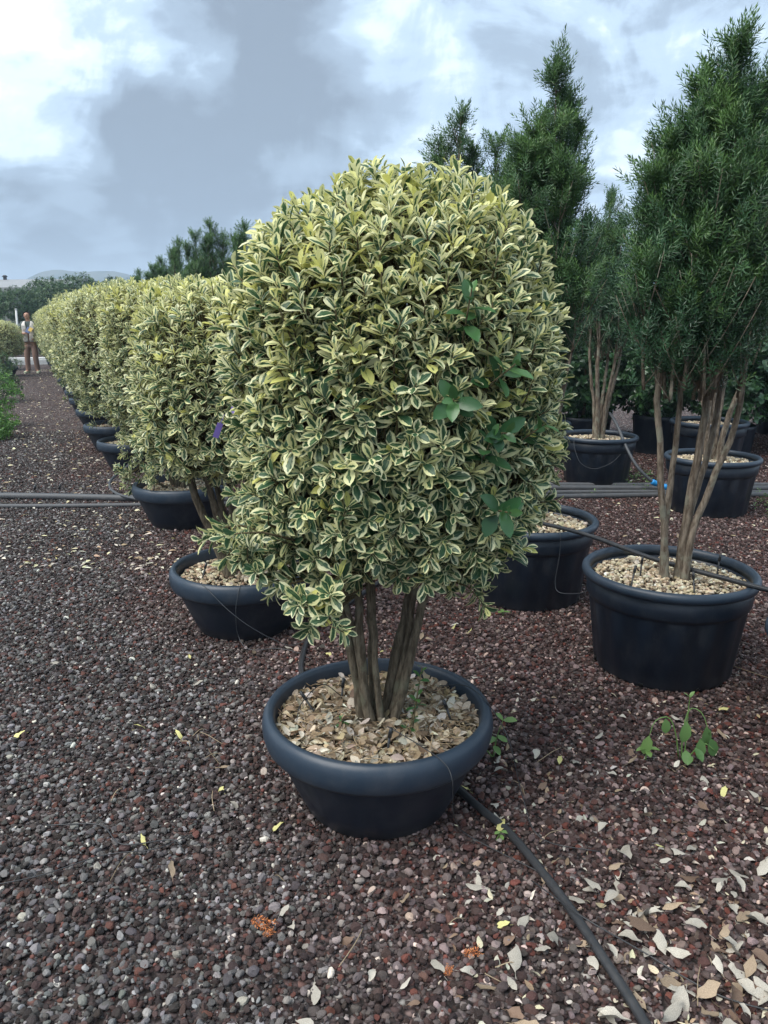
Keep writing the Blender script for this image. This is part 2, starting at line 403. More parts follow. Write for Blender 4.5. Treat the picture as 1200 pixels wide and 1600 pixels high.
def shrub_crown(root, cz, a, b, c, n_out, n_in, L0, seed, tpls, n_leaf=14, blobs=(), n_parts=0, off=(0, 0), rmin=.06, p=2.4, q=3.0):
    """variegated crown: rosettes over a clipped, lumpy dome, twigs inside. blobs: (centre, radius, count) of extra low shoots"""
    global rng
    keep = rng; rng = np.random.default_rng(seed)
    cen = np.array([off[0], off[1], cz])
    ph = rng.uniform(0, 6.28, (6, 3)); fr = rng.uniform(2.0, 5.5, (6, 3))
    def surf(d, k=1.0):
        d = norm(d); bump = sum(np.sin(d @ fr[i] + ph[i, 0]) for i in range(6)) / 6
        return d * (superell(d, a, b, c, p, q) * (1 + .085 * bump) * k)[:, None]
    cand = norm(rng.normal(size=(n_out * 8, 3)) * [1, 1, 1.0])
    cand = cand[(cand[:, 2] > -.93) | (rng.random(len(cand)) < .3)]
    S = spread_points(surf(cand), n_out, rmin)
    So = S * rng.uniform(.90, 1.02, len(S))[:, None]
    d2 = norm(rng.normal(size=(n_in, 3))); Si = surf(d2) * rng.uniform(.72, .92, n_in)[:, None]
    base = np.vstack([So, Si]); outer = np.r_[np.ones(len(So)), np.zeros(len(Si))]
    nrm = norm(base / np.array([a, b, c]) ** 1.6)
    upw = np.clip(.72 + .55 * base[:, 2] / c, .12, 1.25)
    ax = norm(nrm * .8 + np.array([0, 0, 1.0]) * upw[:, None] + rng.normal(0, .22, base.shape))
    ln = rng.uniform(.06, .125, len(base)) * (L0 / .064)
    tall = rng.random(len(base)) < .16; ln[tall] *= 1.6
    base = base - ax * (ln * .75)[:, None] + cen
    for (bc, br, bn) in blobs:
        bp = np.array(bc) + rng.normal(0, 1, (bn, 3)) * br * .5
        out = bp[:, :2] - np.array(off); out = norm(np.c_[out, rng.normal(0, .25, bn)])
        base = np.vstack([base, bp]); ax = np.vstack([ax, norm(out + rng.normal(0, .3, out.shape) + [0, 0, .15])])
        ln = np.r_[ln, rng.uniform(.06, .11, bn)]; outer = np.r_[outer, np.ones(bn)]
    P, Y, Z, L, T, SI = shoot_leaves(base, ax, ln, n_leaf, L0)
    zz = (P[:, 2] - cz) / c
    sh = rng.normal(0, .10, len(base))[SI]
    G = np.clip(.44 + .17 * np.clip(zz, -.6, 1) + .24 * np.clip(T - .5, 0, 1) + sh + rng.normal(0, .12, len(P)), .08, 1.0)
    yel = rng.random(len(P)) < .022; G[yel] = 1.0
    rnd = np.c_[rng.random(len(P)), G, rng.random(len(P)), np.ones(len(P))]
    k = rng.integers(0, len(tpls), len(P))
    sel = np.zeros(len(P), bool)
    if n_parts:
        wl = np.array(root.location)
        Yn = norm(Y); Xn = norm(np.cross(Yn, Z))
        smp = np.stack([P + Yn * (L * t)[:, None] + Xn * (L * u)[:, None] for t in (.2, .4, .6, .8, .95) for u in (-.14, 0, .14)], 1) + wl
        area = in_view_area(smp)
        sel[np.argsort(-area)[:n_parts]] = True
    V, F, U, Rr = place_leaves(TPL_MD if tpls is TPL_HI else tpls, P[~sel], Y[~sel], Z[~sel], L[~sel], rnd[~sel], k[~sel])
    crown = tag(link('crown', mesh_np('crown', V, F, {'luv': U, 'rnd': Rr}, True, [M_VAR]), root), kind='stuff')
    if n_parts:
        leaf_objects(crown, P[sel], Y[sel], Z[sel], L[sel], G[sel], k[sel])
    # shoot stems, all rooted towards the middle
    tw = []
    pick = rng.permutation(len(base))[:int(len(base) * .75)]
    for i in pick:
        tip = base[i] + ax[i] * ln[i]; st = base[i] * .60 + np.array([off[0], off[1], cz * .55]) * .40
        tw.append(tube(spline([st, base[i] - [0, 0, .02], tip], 5), [.0045, .0035, .0028, .0022, .0015], 4))
    V, F = join(tw)
    tag(link('twigs', mesh_np('twigs', V, F, None, True, [M_TWIG]), root), kind='stuff')
    rng = keep
    return crown

# ------------------------------------------------------------------ stones, litter
def ico(sub):
    t = (1 + 5 ** .5) / 2
    V = norm(np.array([[-1, t, 0], [1, t, 0], [-1, -t, 0], [1, -t, 0], [0, -1, t], [0, 1, t], [0, -1, -t], [0, 1, -t], [t, 0, -1], [t, 0, 1], [-t, 0, -1], [-t, 0, 1]], float))
    F = [[0, 11, 5], [0, 5, 1], [0, 1, 7], [0, 7, 10], [0, 10, 11], [1, 5, 9], [5, 11, 4], [11, 10, 2], [10, 7, 6], [7, 1, 8], [3, 9, 4], [3, 4, 2], [3, 2, 6], [3, 6, 8], [3, 8, 9], [4, 9, 5], [2, 4, 11], [6, 2, 10], [8, 6, 7], [9, 8, 1]]
    for _ in range(sub):
        V = list(V); cache = {}; NF = []
        def mid(i, j):
            kk = (min(i, j), max(i, j))
            if kk not in cache: cache[kk] = len(V); V.append(norm(np.array(V[i]) + np.array(V[j])))
            return cache[kk]
        for a_, b_, c_ in F:
            x, y, z = mid(a_, b_), mid(b_, c_), mid(c_, a_)
            NF += [[a_, x, z], [b_, y, x], [c_, z, y], [x, y, z]]
        V, F = np.array(V), NF
    return np.array(V), np.array(F)
def stones(xy, z, rad, cols, sub, shapes=8, flat=.80):
    """one mesh of many angular stones"""
    BV, BF = ico(sub); N = len(xy); Vs, Fs, Cs, off = [], [], [], 0
    ks = rng.integers(0, shapes, N)
    for s in range(shapes):
        cut = norm(rng.normal(size=(7, 3))); lim = rng.uniform(.42, .85, 7)
        TV = BV.copy()
        for cdir, l in zip(cut, lim):
            dd = TV @ cdir; TV = TV - np.clip(dd - l, 0, None)[:, None] * cdir
        TV = TV + rng.normal(0, .03, TV.shape)
        i = np.where(ks == s)[0]; n = len(i)
        if not n: continue
        q = rng.normal(size=(n, 4)); q /= np.linalg.norm(q, axis=1)[:, None]; w_, x, y, zq = q.T
        RM = np.stack([1 - 2 * (y * y + zq * zq), 2 * (x * y - zq * w_), 2 * (x * zq + y * w_), 2 * (x * y + zq * w_), 1 - 2 * (x * x + zq * zq), 2 * (y * zq - x * w_), 2 * (x * zq - y * w_), 2 * (y * zq + x * w_), 1 - 2 * (x * x + y * y)], 1).reshape(n, 3, 3)
        sc = np.stack([rng.uniform(.85, 1.25, n), rng.uniform(.75, 1.1, n), rng.uniform(.6, 1.0, n)], 1)
        V = np.einsum('nij,nvj->nvi', RM, TV[None] * sc[:, None]) * rad[i][:, None, None] * np.array([1, 1, flat])
        V = V + np.c_[xy[i], z[i]][:, None]
        Vs.append(V.reshape(-1, 3)); Cs.append(np.repeat(cols[i], len(TV), 0))
        Fs.append((BF[None] + (np.arange(n) * len(TV))[:, None, None]).reshape(-1, 3) + off); off += n * len(TV)
    return np.concatenate(Vs), np.concatenate(Fs), np.concatenate(Cs)
def palette(N, cols, wts, var=.22):
    c = np.array(cols)[rng.choice(len(cols), N, p=np.array(wts) / sum(wts))]
    c = c * np.exp(rng.normal(0, var, (N, 1))) * np.exp(rng.normal(0, .03, (N, 3)))
    return np.c_[np.clip(c, 0, .8), np.ones(N)]
LAVA = [(.040, .030, .028), (.066, .042, .038), (.078, .072, .070), (.140, .133, .132), (.100, .044, .035), (.25, .24, .232), (.44, .415, .37), (.034, .029, .028)]
LAVA_W = [24, 14, 26, 15, 5, 5.5, 2.2, 15]

# ------------------------------------------------------------------ ground
def m_ground():
    m, t = material('gravel_ground'); p = t.pos()
    vo = t.n('ShaderNodeTexVoronoi', Vector=p, Scale=48.0)
    r, g, b = t.sep(vo.outputs['Color'])
    c = t.ramp(r, [(0.0, (.045, .035, .034)), (.25, (.085, .055, .052)), (.5, (.115, .100, .100)), (.75, (.145, .075, .062)), (.92, (.22, .205, .20)), (1.0, (.42, .39, .35))])
    c = t.mix(t.sstep(vo.outputs['Distance'], 0.35, 0.75), c, (.02, .016, .015))
    big = t.noise(p, .5, 4.0, 0.6)
    k = t.math('ADD', .75, t.math('MULTIPLY', big, .5))
    c = t.mix(1.0, c, t.comb(k, k, k), 'MULTIPLY')
    far = t.sstep(t.vmath('LENGTH', p), 30.0, 60.0)
    ln = [n for n in t.t.nodes if n.type == 'VECT_MATH' and n.operation == 'LENGTH'][0]
    far = t.sstep(ln.outputs['Value'], 32.0, 60.0)
    grassy = t.mix(t.noise(p, .08, 5.0, .6), (.05, .07, .03), (.10, .095, .06))
    c = t.mix(far, c, grassy)
    h = t.math('SUBTRACT', 1.0, vo.outputs['Distance'])
    finish(t, c, 0.92, t.bump(h, 0.8, 0.02), 0.2)
    return m
gV = np.array([[-1500, -1500, 0], [1500, -1500, 0], [1500, 1500, 0], [-1500, 1500, 0]], float)
tag(link('ground', mesh_np('ground', gV, [[0, 1, 2, 3]], None, False, [m_ground()])), kind='structure')

def gravel_tile(size, dens, sub, rmean, seed):
    global rng
    keep = rng; rng = np.random.default_rng(seed)
    N = int(size * size * dens)
    xy = rng.uniform(-size / 2, size / 2, (N, 2))
    rad = np.clip(np.exp(rng.normal(math.log(rmean), .40, N)), rmean * .5, rmean * 2.3)
    z = rng.uniform(-.006, .010, N) + rad * .25
    V, F, C = stones(xy, z, rad, palette(N, LAVA, LAVA_W), sub, 10)
    rng = keep
    return mesh_np('gravel', V, F, {'rnd': C}, False, [M_STONE])
near_t = [gravel_tile(.5, 11000, 1, .0069, 11), gravel_tile(.5, 11000, 1, .0067, 12)]
mid_t = gravel_tile(1.0, 9500, 0, .0076, 13)
gravel_root = None
def gravel_patch(me, x, y):
    global gravel_root
    if gravel_root is None:
        gravel_root = tag(link('gravel', me, None, (x, y, 0), (0, 0, 0)), 'purplish brown crushed lava gravel covering the ground', 'gravel', None, 'stuff')
        return
    o = link('gravel_patch', me, gravel_root, (x - gravel_root.location.x, y - gravel_root.location.y, 0), (0, 0, random.choice((0, 1, 2, 3)) * math.pi / 2))
for iy in range(8):
    y = .85 + iy * .5
    for ix in range(-14, 15):
        x = ix * .5
        if abs(x) < .58 * y + 1.1: gravel_patch(near_t[(ix * 7 + iy * 3) % 2], x, y)
for iy in range(6):
    y = 5.1 + iy
    for ix in range(-9, 10):
        x = ix * 1.0
        if abs(x) < .56 * y + 1.3: gravel_patch(mid_t, x, y)

# ------------------------------------------------------------------ pots
def bowl_profiles():
    body = [(0.02, .004), (.215, .004), (.232, .012), (.262, .075), (.292, .145), (.317, .205), (.325, .245), (.326, .262), (.318, .262), (.300, .20), (.0, .20)]
    a = np.linspace(0, 1, 9)
    rim = [(.318, .234), (.334, .230), (.347, .233), (.355, .244), (.3605, .266), (.362, .290), (.358, .311), (.349, .324), (.338, .328), (.328, .324), (.323, .312), (.318, .262), (.318, .234)]
    return body, rim
BV, RVp = bowl_profiles()
ME_BOWL = mesh_np('pot', *lathe(BV, 72), None, True, [M_POT]); ME_BRIM = mesh_np('rim', *lathe(RVp, 72), None, True, [M_RIM_SKYLIT])
def tub_meshes():
    prof = [(.02, .004), (.272, .004), (.280, .012), (.288, .02), (.326, .290), (.328, .300), (.338, .303), (.342, .312), (.348, .385), (.338, .388), (.325, .36), (.320, .32), (.0, .32)]
    prof = [(r_, z_ * 1.10) for r_, z_ in prof]; V, F = lathe(prof, 96)
    r = np.hypot(V[:, 0], V[:, 1]); th = np.arctan2(V[:, 1], V[:, 0])
    body = (V[:, 2] > .015) & (V[:, 2] < .32) & (r > .27)
    k = 1 - .010 * np.clip(np.cos(th * 16) * 3, -1, 1) * body
    V[:, 0] *= k; V[:, 1] *= k
    rim = [(.338, .376), (.350, .372), (.362, .378), (.368, .392), (.366, .408), (.357, .419), (.345, .421), (.336, .415), (.332, .400), (.330, .374), (.338, .376)]
    rim = [(r_, .46 + (z_ - .421) * .9) for r_, z_ in rim]
    return mesh_np('pot', V, F, None, True, [M_POT]), mesh_np('rim', *lathe(rim, 96), None, True, [M_RIM_SKYLIT])
ME_TUB, ME_TRIM = tub_meshes()
ME_HOLE = mesh_np('drain_hole', *lathe([(0, .004), (.010, .004), (.014, .0), (.014, -.004), (.0, -.004)], 12), None, True, [m_plain('hole_black', (.004, .004, .004), .9)])
def soil_disc(r, z, name, dome=.02):
    rr = np.linspace(0.001, r, 8); V, F = lathe([(q, z + dome * (1 - (q / r) ** 2)) for q in rr], 40)
    V[:, 2] += rng.normal(0, .004, len(V))
    return mesh_np(name, V, F, None, True, [M_SOIL])
ME_SOILB = soil_disc(.322, .262, 'soil'); ME_SOILT = soil_disc(.334, .392, 'soil')
def pebbles_mesh(r, z, n, sub, cols, wts, rmean, dome=.02):
    th = rng.uniform(0, 6.283, n); q = r * np.sqrt(rng.random(n)); rad = rmean * np.exp(rng.normal(0, .28, n))
    xy = np.c_[q * np.cos(th), q * np.sin(th)]
    V, F, C = stones(xy, z + dome * (1 - (q / r) ** 2) + rng.uniform(0, .012, n), rad, palette(n, cols, wts), sub, 8, .75)
    return mesh_np('pebble_mulch', V, F, {'rnd': C}, False, [M_PEBBLE])
PALE = [(.52, .44, .31), (.40, .32, .21), (.60, .54, .42), (.27, .20, .13), (.14, .10, .07)]; PALE_W = [34, 28, 18, 14, 6]
ME_PEB_T = pebbles_mesh(.322, .396, 2300, 0, PALE, PALE_W, .0092)
ME_PEB_T2 = pebbles_mesh(.322, .396, 1500, 0, PALE, PALE_W, .0105)
ME_PEB_B = pebbles_mesh(.305, .266, 1700, 0, PALE + [(.45, .30, .20)], PALE_W + [12], .0095)
ME_STAKE = mesh_np('drip_stake', *join([tube([(0, 0, -.05), (0, 0, .055)], [.003, .004], 6), tube([(0, 0, .055), (.002, 0, .085)], [.0065, .005], 8)]), None, True, [M_HOSE])
def stake(root, x, y, z, tilt=0.2, az=0.0):
    return link('drip_stake', ME_STAKE, root, (x, y, z), (tilt * math.cos(az), tilt * math.sin(az), az))
def dress_bowl(root, peb=ME_PEB_B):
    p = link('pot', ME_BOWL, root); link('rim', ME_BRIM, p)
    link('soil', ME_SOILB, root)
    if peb is not None: tag(link('pebble_mulch', peb, root, None, (0, 0, rng.uniform(0, 6))), kind='stuff')
def dress_tub(root, peb=ME_PEB_T2):
    p = link('pot', ME_TUB, root); link('rim', ME_TRIM, p)
    for a in (-80, -25, 40, 110, 175, 235):
        link('drain_hole', ME_HOLE, p, (.288 * math.cos(R(a)), .288 * math.sin(R(a)), .028), (0, math.pi / 2 - .14, R(a)))
    link('soil', ME_SOILT, root)
    tag(link('pebble_mulch', peb, root, None, (0, 0, rng.uniform(0, 6))), kind='stuff')
def stem(root, pts, r0, r1, mat, name='stem', n=16, sides=9, wob=.04):
    P = spline(pts, n); t = np.linspace(0, 1, n)
    P = P + rng.normal(0, .0025, P.shape)
    rr = r0 + (r1 - r0) * t; rr = rr * (1 + .35 * np.exp(-t * 14))
    return link(name, mesh_np(name, *tube(P, rr, sides, wob), None, True, [mat]), root)

# ------------------------------------------------------------------ the shrub row
ROW = [(-.02, 2.20), (-.70, 3.65), (-1.52, 5.65), (-2.56, 7.80), (-3.17, 9.05), (-3.92, 10.70), (-4.55, 12.10), (-5.25, 13.7), (-5.95, 15.2), (-6.60, 16.60), (-7.3, 18.2), (-8.05, 19.8), (-8.75, 21.4), (-9.5, 23.0), (-10.25, 24.6), (-11.0, 26.3)]
GRP = 'variegated shrubs standing in one long row'
front = thing('potted_shrub', (*ROW[0], 0), 'big variegated yellow and green shrub in bowl pot filled with dry leaf mulch', 'shrub', GRP)
p_ = link('pot', ME_BOWL, front); link('rim', ME_BRIM, p_); link('soil', ME_SOILB, front)
# dry leaf mulch of the first pot
def litter(n, r, z, seed):
    global rng
    keep = rng; rng = np.random.default_rng(seed)
    th = rng.uniform(0, 6.283, n); q = r * np.sqrt(rng.random(n))
    P = np.c_[q * np.cos(th), q * np.sin(th), z + .022 * (1 - (q / r) ** 2) + rng.uniform(0, .022, n)]
    az = rng.uniform(0, 6.283, n); Y = np.c_[np.cos(az), np.sin(az), rng.normal(0, .25, n)]; Z = np.c_[rng.normal(0, .45, (n, 2)), np.ones(n)]
    c = palette(n, [(.42, .34, .24), (.55, .47, .36), (.30, .22, .145), (.47, .36, .22), (.20, .14, .09), (.62, .57, .48)], [30, 24, 20, 14, 8, 10], .15)
    L = rng.uniform(.018, .050, n)
    tp = [leaf_tpl(.45, .5, .3, ROWS5, PROF5, .5), leaf_tpl(.55, .3, -.35, ROWS5, OVAL5, -.6), leaf_tpl(.25, .8, .2, ROWS5, PROF5, .9), leaf_tpl(.7, -.4, .3, ROWS5, OVAL5, .3)]
    V, F, U, C = place_leaves(tp, P, Y, Z, L, c)
    parts = [(V, F)]; cols = [C]
    for i in range(150):
        a0 = rng.uniform(0, 6.283); qq = r * .95 * math.sqrt(rng.random()); x, y = qq * math.cos(a0), qq * math.sin(a0)
        d = rng.uniform(0, 6.283); l = rng.uniform(.03, .11)
        zb = z + .02 * (1 - (qq / r) ** 2) + .016
        e = np.array([x + l * math.cos(d), y + l * math.sin(d), zb + rng.uniform(-.004, .022)])
        if np.hypot(e[0], e[1]) > r * .98: continue
        tv = tube(spline([(x, y, zb), ((x + e[0]) / 2 + rng.normal(0, .006), (y + e[1]) / 2 + rng.normal(0, .006), zb + .01), e], 5), .0013, 4)
        parts.append(tv); cols.append(np.tile([*(np.array([.42, .31, .19]) * rng.uniform(.5, 1.2)), 1], (len(tv[0]), 1)))
    V, F = join(parts); rng = keep
    return mesh_np('leaf_mulch', V, F, {'rnd': np.concatenate(cols)}, True, [M_LITTER])
tag(link('leaf_mulch', litter(2600, .312, .268, 5), front), kind='stuff')
for (bx, by, mx, my, tx, ty, tz, r0) in [(-.040, -.045, -.085, -.03, -.19, -.02, 1.25, .0165), (-.015, -.055, -.045, -.055, -.10, -.06, 1.25, .0165), (-.01, -.01, -.005, .01, -.01, .03, 1.3, .018),
                                       (.015, -.055, .000, -.06, -.035, -.08, 1.15, .0115), (.022, .0, .050, .0, .11, .02, 1.3, .018), (.032, -.03, .070, -.02, .15, -.02, 1.2, .012),
                                       (.045, -.045, .095, -.04, .23, -.03, 1.25, .0160), (-.035, .01, -.075, .05, -.20, .12, 1.2, .014), (.03, .03, .075, .08, .2, .2, 1.2, .013), (-.028, -.03, -.065, -.05, -.15, -.10, 1.1, .0105)]:
    stem(front, [(bx, by, .255), (mx + rng.normal(0, .006), my, .50), ((mx + tx) / 2 + rng.normal(0, .012), (my + ty) / 2, .80), (tx, ty, tz)], r0, r0 * .62, M_BARK)
front_crown = shrub_crown(front, 1.33, .455, .455, .525, 1560, 480, .058, 21, TPL_HI, 13,
    blobs=[((-.24, -.20, .88), .11, 24), ((-.31, -.06, .93), .10, 20), ((.20, -.17, .89), .10, 14), ((-.13, -.31, .79), .05, 8), ((.33, -.02, 1.03), .09, 10)], n_parts=300, off=(.045, .05), rmin=.042, p=2.3, q=2.5)
# a shoot that has gone back to plain green, low sprigs in the pot
def plain_shoots(root, name, base, ax, ln, n, L0, mat, tpls, spread=(30, 80), G=.2):
    base, ax, ln = np.array(base, float), np.array(ax, float), np.array(ln, float)
    P, Y, Z, L, T, SI = shoot_leaves(base, ax, ln, n, L0, spread)
    rnd = np.c_[rng.random(len(P)), np.clip(T * G * 2 + rng.normal(0, .1, len(P)), 0, 1), rng.random(len(P)), np.ones(len(P))]
    V, F, U, C = place_leaves(tpls, P, Y, Z, L, rnd)
    o = link(name, mesh_np(name, V, F, {'luv': U, 'rnd': C}, True, [mat]), root)
    tw = [tube([b - norm(a) * .06, b + norm(a) * l], [.003, .0018], 5) for b, a, l in zip(base, ax, ln)]
    link('shoot_stem', mesh_np('shoot_stem', *join(tw), None, True, [M_TWIG]), o)
    return o
for gb, ga, gl, gn in [((.20, -.345, 1.42), (.1, -.4, .9), .17, 10), ((.25, -.33, 1.33), (.5, -.5, .5), .13, 9), ((.19, -.36, 1.30), (-.1, -.7, .2), .10, 8), ((.27, -.31, 1.23), (.3, -.7, .1), .10, 7),
                      ((.25, -.33, 1.13), (.2, -.5, .8), .13, 9), ((.32, -.27, 1.17), (.7, -.3, .6), .13, 8), ((.28, -.32, 1.04), (.3, -.7, .1), .11, 8)]:
    plain_shoots(front, 'green_shoot', [gb], [ga], [gl], gn, .068, M_GREEN, TPL_OVAL)['label'] = 'plain green shoot without any yellow margin'
sg = plain_shoots(front, 'sprig', [(.095, -.10, .27), (.11, -.11, .34), (.12, -.10, .41)], [(.15, -.05, 1), (.12, -.05, 1), (.15, .1, 1)], [.09, .09, .09], 7, .032, M_GREEN, TPL_LO, (40, 90), .5)
sg['label'] = 'thin young green sprig rising from the mulch'
plain_shoots(front, 'sprig', [(-.11, -.07, .285)], [(.0, -.2, 1)], [.04], 6, .022, M_GREEN, TPL_LO, (40, 90), .5)
for (x, y, tl, az) in [(.23, -.03, .35, 2.6), (.03, -.21, .15, .4), (-.12, .09, .1, 1.), (-.2, .02, .6, 2.2)]: stake(front, x, y, .285, tl, az)
def low_sprays(root): pass

LABELS = ['variegated shrub in pebble-filled bowl pot with thin wire across it, next to the mulched pot',
          'variegated shrub in bowl pot with drooping low branch over its rim, by pipes']
specs = [(1, 1.235, .445, .44, .43, 31, 1000, 260, TPL_R4, 300, [((-.05, .1, .86), .12, 8), ((-.33, -.12, 1.0), .10, 16)]),
         (2, 1.27, .47, .47, .50, 32, 960, 240, TPL_R4, 300, [((-.33, -.12, .40), .07, 9), ((-.12, -.2, .42), .09, 10), ((-.25, -.1, .60), .1, 14), ((-.3, .0, .8), .13, 20)])]
for (i, cz, a, b, c, sd, no, ni, tp, npart, blobs) in specs:
    t = thing('potted_shrub', (*ROW[i], 0), LABELS[i - 1], 'shrub', GRP)
    dress_bowl(t)
    for k in range(6):
        an = k * 1.05 + i; q = .03 + .02 * (k % 2)
        lean = .17 if k % 2 else .10
        stem(t, [(q * math.cos(an), q * math.sin(an), .25), (lean * .8 * math.cos(an) + .0, lean * .8 * math.sin(an), .55), (lean * 1.5 * math.cos(an), lean * 1.5 * math.sin(an), .9), (lean * 1.9 * math.cos(an), lean * 1.9 * math.sin(an), 1.25)], .018, .010, M_BARK)
    if i == 1:
        stem(t, [(-.04, -.08, .25), (-.12, -.11, .50), (-.20, -.13, .75), (-.24, -.12, 1.1)], .024, .014, M_BARK)
        stem(t, [(-.02, -.03, .25), (-.08, -.06, .45), (-.14, -.05, .72), (-.2, -.05, 1.1)], .017, .010, M_BARK)
    if i == 2:
        stem(t, [(-.05, -.04, .25), (-.18, -.09, .36), (-.30, -.11, .50)], .012, .006, M_BARK)
    shrub_crown(t, cz, a, b, c, no, ni, .056, sd, tp, 12, blobs=blobs, n_parts=npart, rmin=.048)
    stake(t, -.18, -.12, .285, .3, 1.0)
# farther shrubs share two crowns
far_crowns = []
for s_ in (41, 42):
    tmp = thing('potted_shrub', (*ROW[3 if s_ == 41 else 4], 0), '', 'shrub', GRP)
    dress_bowl(tmp)
    for k in range(5):
        an = k * 1.26
        stem(tmp, [(.03 * math.cos(an), .03 * math.sin(an), .25), (.12 * math.cos(an), .12 * math.sin(an), .6), (.25 * math.cos(an), .25 * math.sin(an), 1.2)], .02, .01, M_BARK, 'stem', 8, 6)
    shrub_crown(tmp, 1.27, .56 if s_ == 41 else .60, .56, .56, 760, 160, .062, s_, TPL_FAR, 11, blobs=[((-.25, -.2, .70), .14, 26), ((-.3, .1, .6), .12, 16)], rmin=.06)
    far_crowns.append(tmp)
ORD = ['fourth', 'fifth', 'sixth', 'seventh', 'eighth', 'ninth', 'tenth', 'eleventh', 'twelfth', 'thirteenth', 'fourteenth', 'fifteenth', 'sixteenth']
def copy_tree(o, parent=None):
    c = o.copy(); COL.objects.link(c); c.parent = parent
    for ch in list(o.children): copy_tree(ch, c)
    return c
for n_, i in enumerate(range(3, len(ROW))):
    if i < 5: t = far_crowns[i - 3]
    else: t = copy_tree(far_crowns[i % 2])
    t.location = (*ROW[i], 0); t['label'] = f'variegated shrub in dark bowl pot, {ORD[n_]} in the row that begins at the mulched pot'
    if i >= 5: t.rotation_euler = (0, 0, i * 1.7); t.scale = (1 + .05 * math.sin(i * 2.1),) * 2 + (1 + .05 * math.cos(i * 3.3),)

# ------------------------------------------------------------------ yews
def needle_mesh(name, base, ax, ln, n, L0, newg, mat, wid=.0028, parent=None):
    """needles spiralling round shoots, two triangles each"""
    S = len(base); ax = norm(ax)
    ref = np.where(np.abs(ax[:, 2:3]) > .9, [[1., 0, 0]], [[0., 0, 1.]])
    a = norm(np.cross(ax, ref)); b = np.cross(ax, a); ph0 = rng.uniform(0, 6.28, S); sr = rng.random(S)
    V, C = [], []
    for i in range(n):
        t = (i + .5) / n
        ph = ph0 + i * 2.39996; th = np.radians(72 - 48 * t ** 2) + rng.normal(0, .12, S)
        r = np.cos(ph)[:, None] * a + np.sin(ph)[:, None] * b
        y = np.cos(th)[:, None] * ax + np.sin(th)[:, None] * r
        s = norm(np.cross(y, ax)); l = L0 * rng.uniform(.75, 1.15, S) * (1 - .35 * t)
        p = base + ax * (ln * t)[:, None]
        m = p + y * (l * .5)[:, None]; e = p + y * l[:, None] + ax * (l * .12)[:, None]
        V.append(np.stack([p, m + s * wid / 2, e, m - s * wid / 2], 1))
        C.append(np.repeat(np.c_[np.clip(sr + rng.normal(0, .12, S), 0, 1), np.clip(newg * (.3 + .9 * t) , 0, 1), rng.random(S), np.ones(S)][:, None], 4, 1))
    V = np.stack(V, 1).reshape(-1, 3); C = np.stack(C, 1).reshape(-1, 4)
    F = np.arange(len(V)).reshape(-1, 4)
    return mesh_np(name, V, F, {'rnd': C}, False, [mat])
def yew_parts(plumes, zb, n_sprig, seed, needles=22, L0=.035, sl=.085, new=.8, wid=.0052):
    """plumes: (x, y, ztop, radius) upright leafy columns. returns crown mesh, branch mesh"""
    global rng
    keep = rng; rng = np.random.default_rng(seed)
    vol = np.array([(p[2] - zb) * p[3] for p in plumes]); cnt = (n_sprig * vol / vol.sum()).astype(int)
    B, A, Ln, G, br = [], [], [], [], []
    for (x, y, zt, r), n in zip(plumes, cnt):
        k = .55 if zt > zb + .5 else .9
        ax0 = np.array([x * k, y * k, zb - .06 * rng.random()]); ax1 = np.array([x, y, zt])
        axis = spline([ax0, (ax0 * .45 + ax1 * .55) + np.r_[rng.normal(0, .02, 2), 0], ax1], 12)
        br.append(tube(axis, np.linspace(.008, .002, 12), 5))
        # side boughs: clumps with gaps between them
        nb = max(6, int((zt - zb) * 26)); tb = rng.uniform(0, 1, nb); tb = np.r_[tb, .93, .97, 1.0]; nb = len(tb)
        az = rng.uniform(0, 6.283, nb)
        for q in range(nb):
            t = tb[q]; fi = t * 10.99; i0 = int(fi); p = axis[i0] + (axis[i0 + 1] - axis[i0]) * (fi - i0)
            rad = r * .92 * (1 - t ** 2.6) ** .8 * rng.uniform(.6, 1.3) + .014
            out = np.array([math.cos(az[q]), math.sin(az[q]), 0])
            tip = p + out * rad + np.array([0, 0, rad * rng.uniform(1.0, 2.0) + .03])
            br.append(tube(spline([p - [0, 0, .01], p * .5 + tip * .5 - [0, 0, rad * .15], tip], 4), [.0032, .0026, .002, .0012], 4))
            m = max(3, int(n / nb))
            f = rng.uniform(.15, 1.05, m)[:, None]
            bp = p + (tip - p) * f + rng.normal(0, .028, (m, 3)) * (rad / .15 + .35)
            dv = norm(out * .55 + np.array([0, 0, 1.0]) + rng.normal(0, .36, (m, 3)))
            B.append(bp); A.append(dv); Ln.append(rng.uniform(.7, 1.3, m) * sl)
            G.append(np.clip(new * (t ** 2.2) * rng.uniform(.4, 1.4) + (rng.random() < .15) * .5 + rng.normal(0, .06, m), 0, 1))
        # leader
        m = 5; B.append(np.repeat(ax1[None], m, 0) - np.c_[np.zeros((m, 2)), np.linspace(.0, .16, m)]); A.append(np.array([[0, 0, 1.]]) + rng.normal(0, .1, (m, 3)))
        Ln.append(np.full(m, sl)); G.append(np.full(m, new * .8))
    me = needle_mesh('crown', np.concatenate(B), np.concatenate(A), np.concatenate(Ln), needles, L0, np.concatenate(G), M_YEW, wid)
    V, F = join(br); bm = mesh_np('branches', V, F, None, True, [M_YBARK])
    rng = keep
    return me, bm
def yew(loc, label, plumes, zb, n, seed, stems, group='potted yews in tubs', peb=None, **kw):
    t = thing('potted_yew', (*loc, 0), label, 'yew', group)
    dress_tub(t, peb or ME_PEB_T2)
    for st in stems: stem(t, st[0], st[1], st[2], M_YBARK, 'stem', 18, 9, .05)
    c, b = yew_parts(plumes, zb, n, seed, **kw)
    tag(link('crown', c, t), kind='stuff'); tag(link('branches', b, t), kind='stuff')
    return t
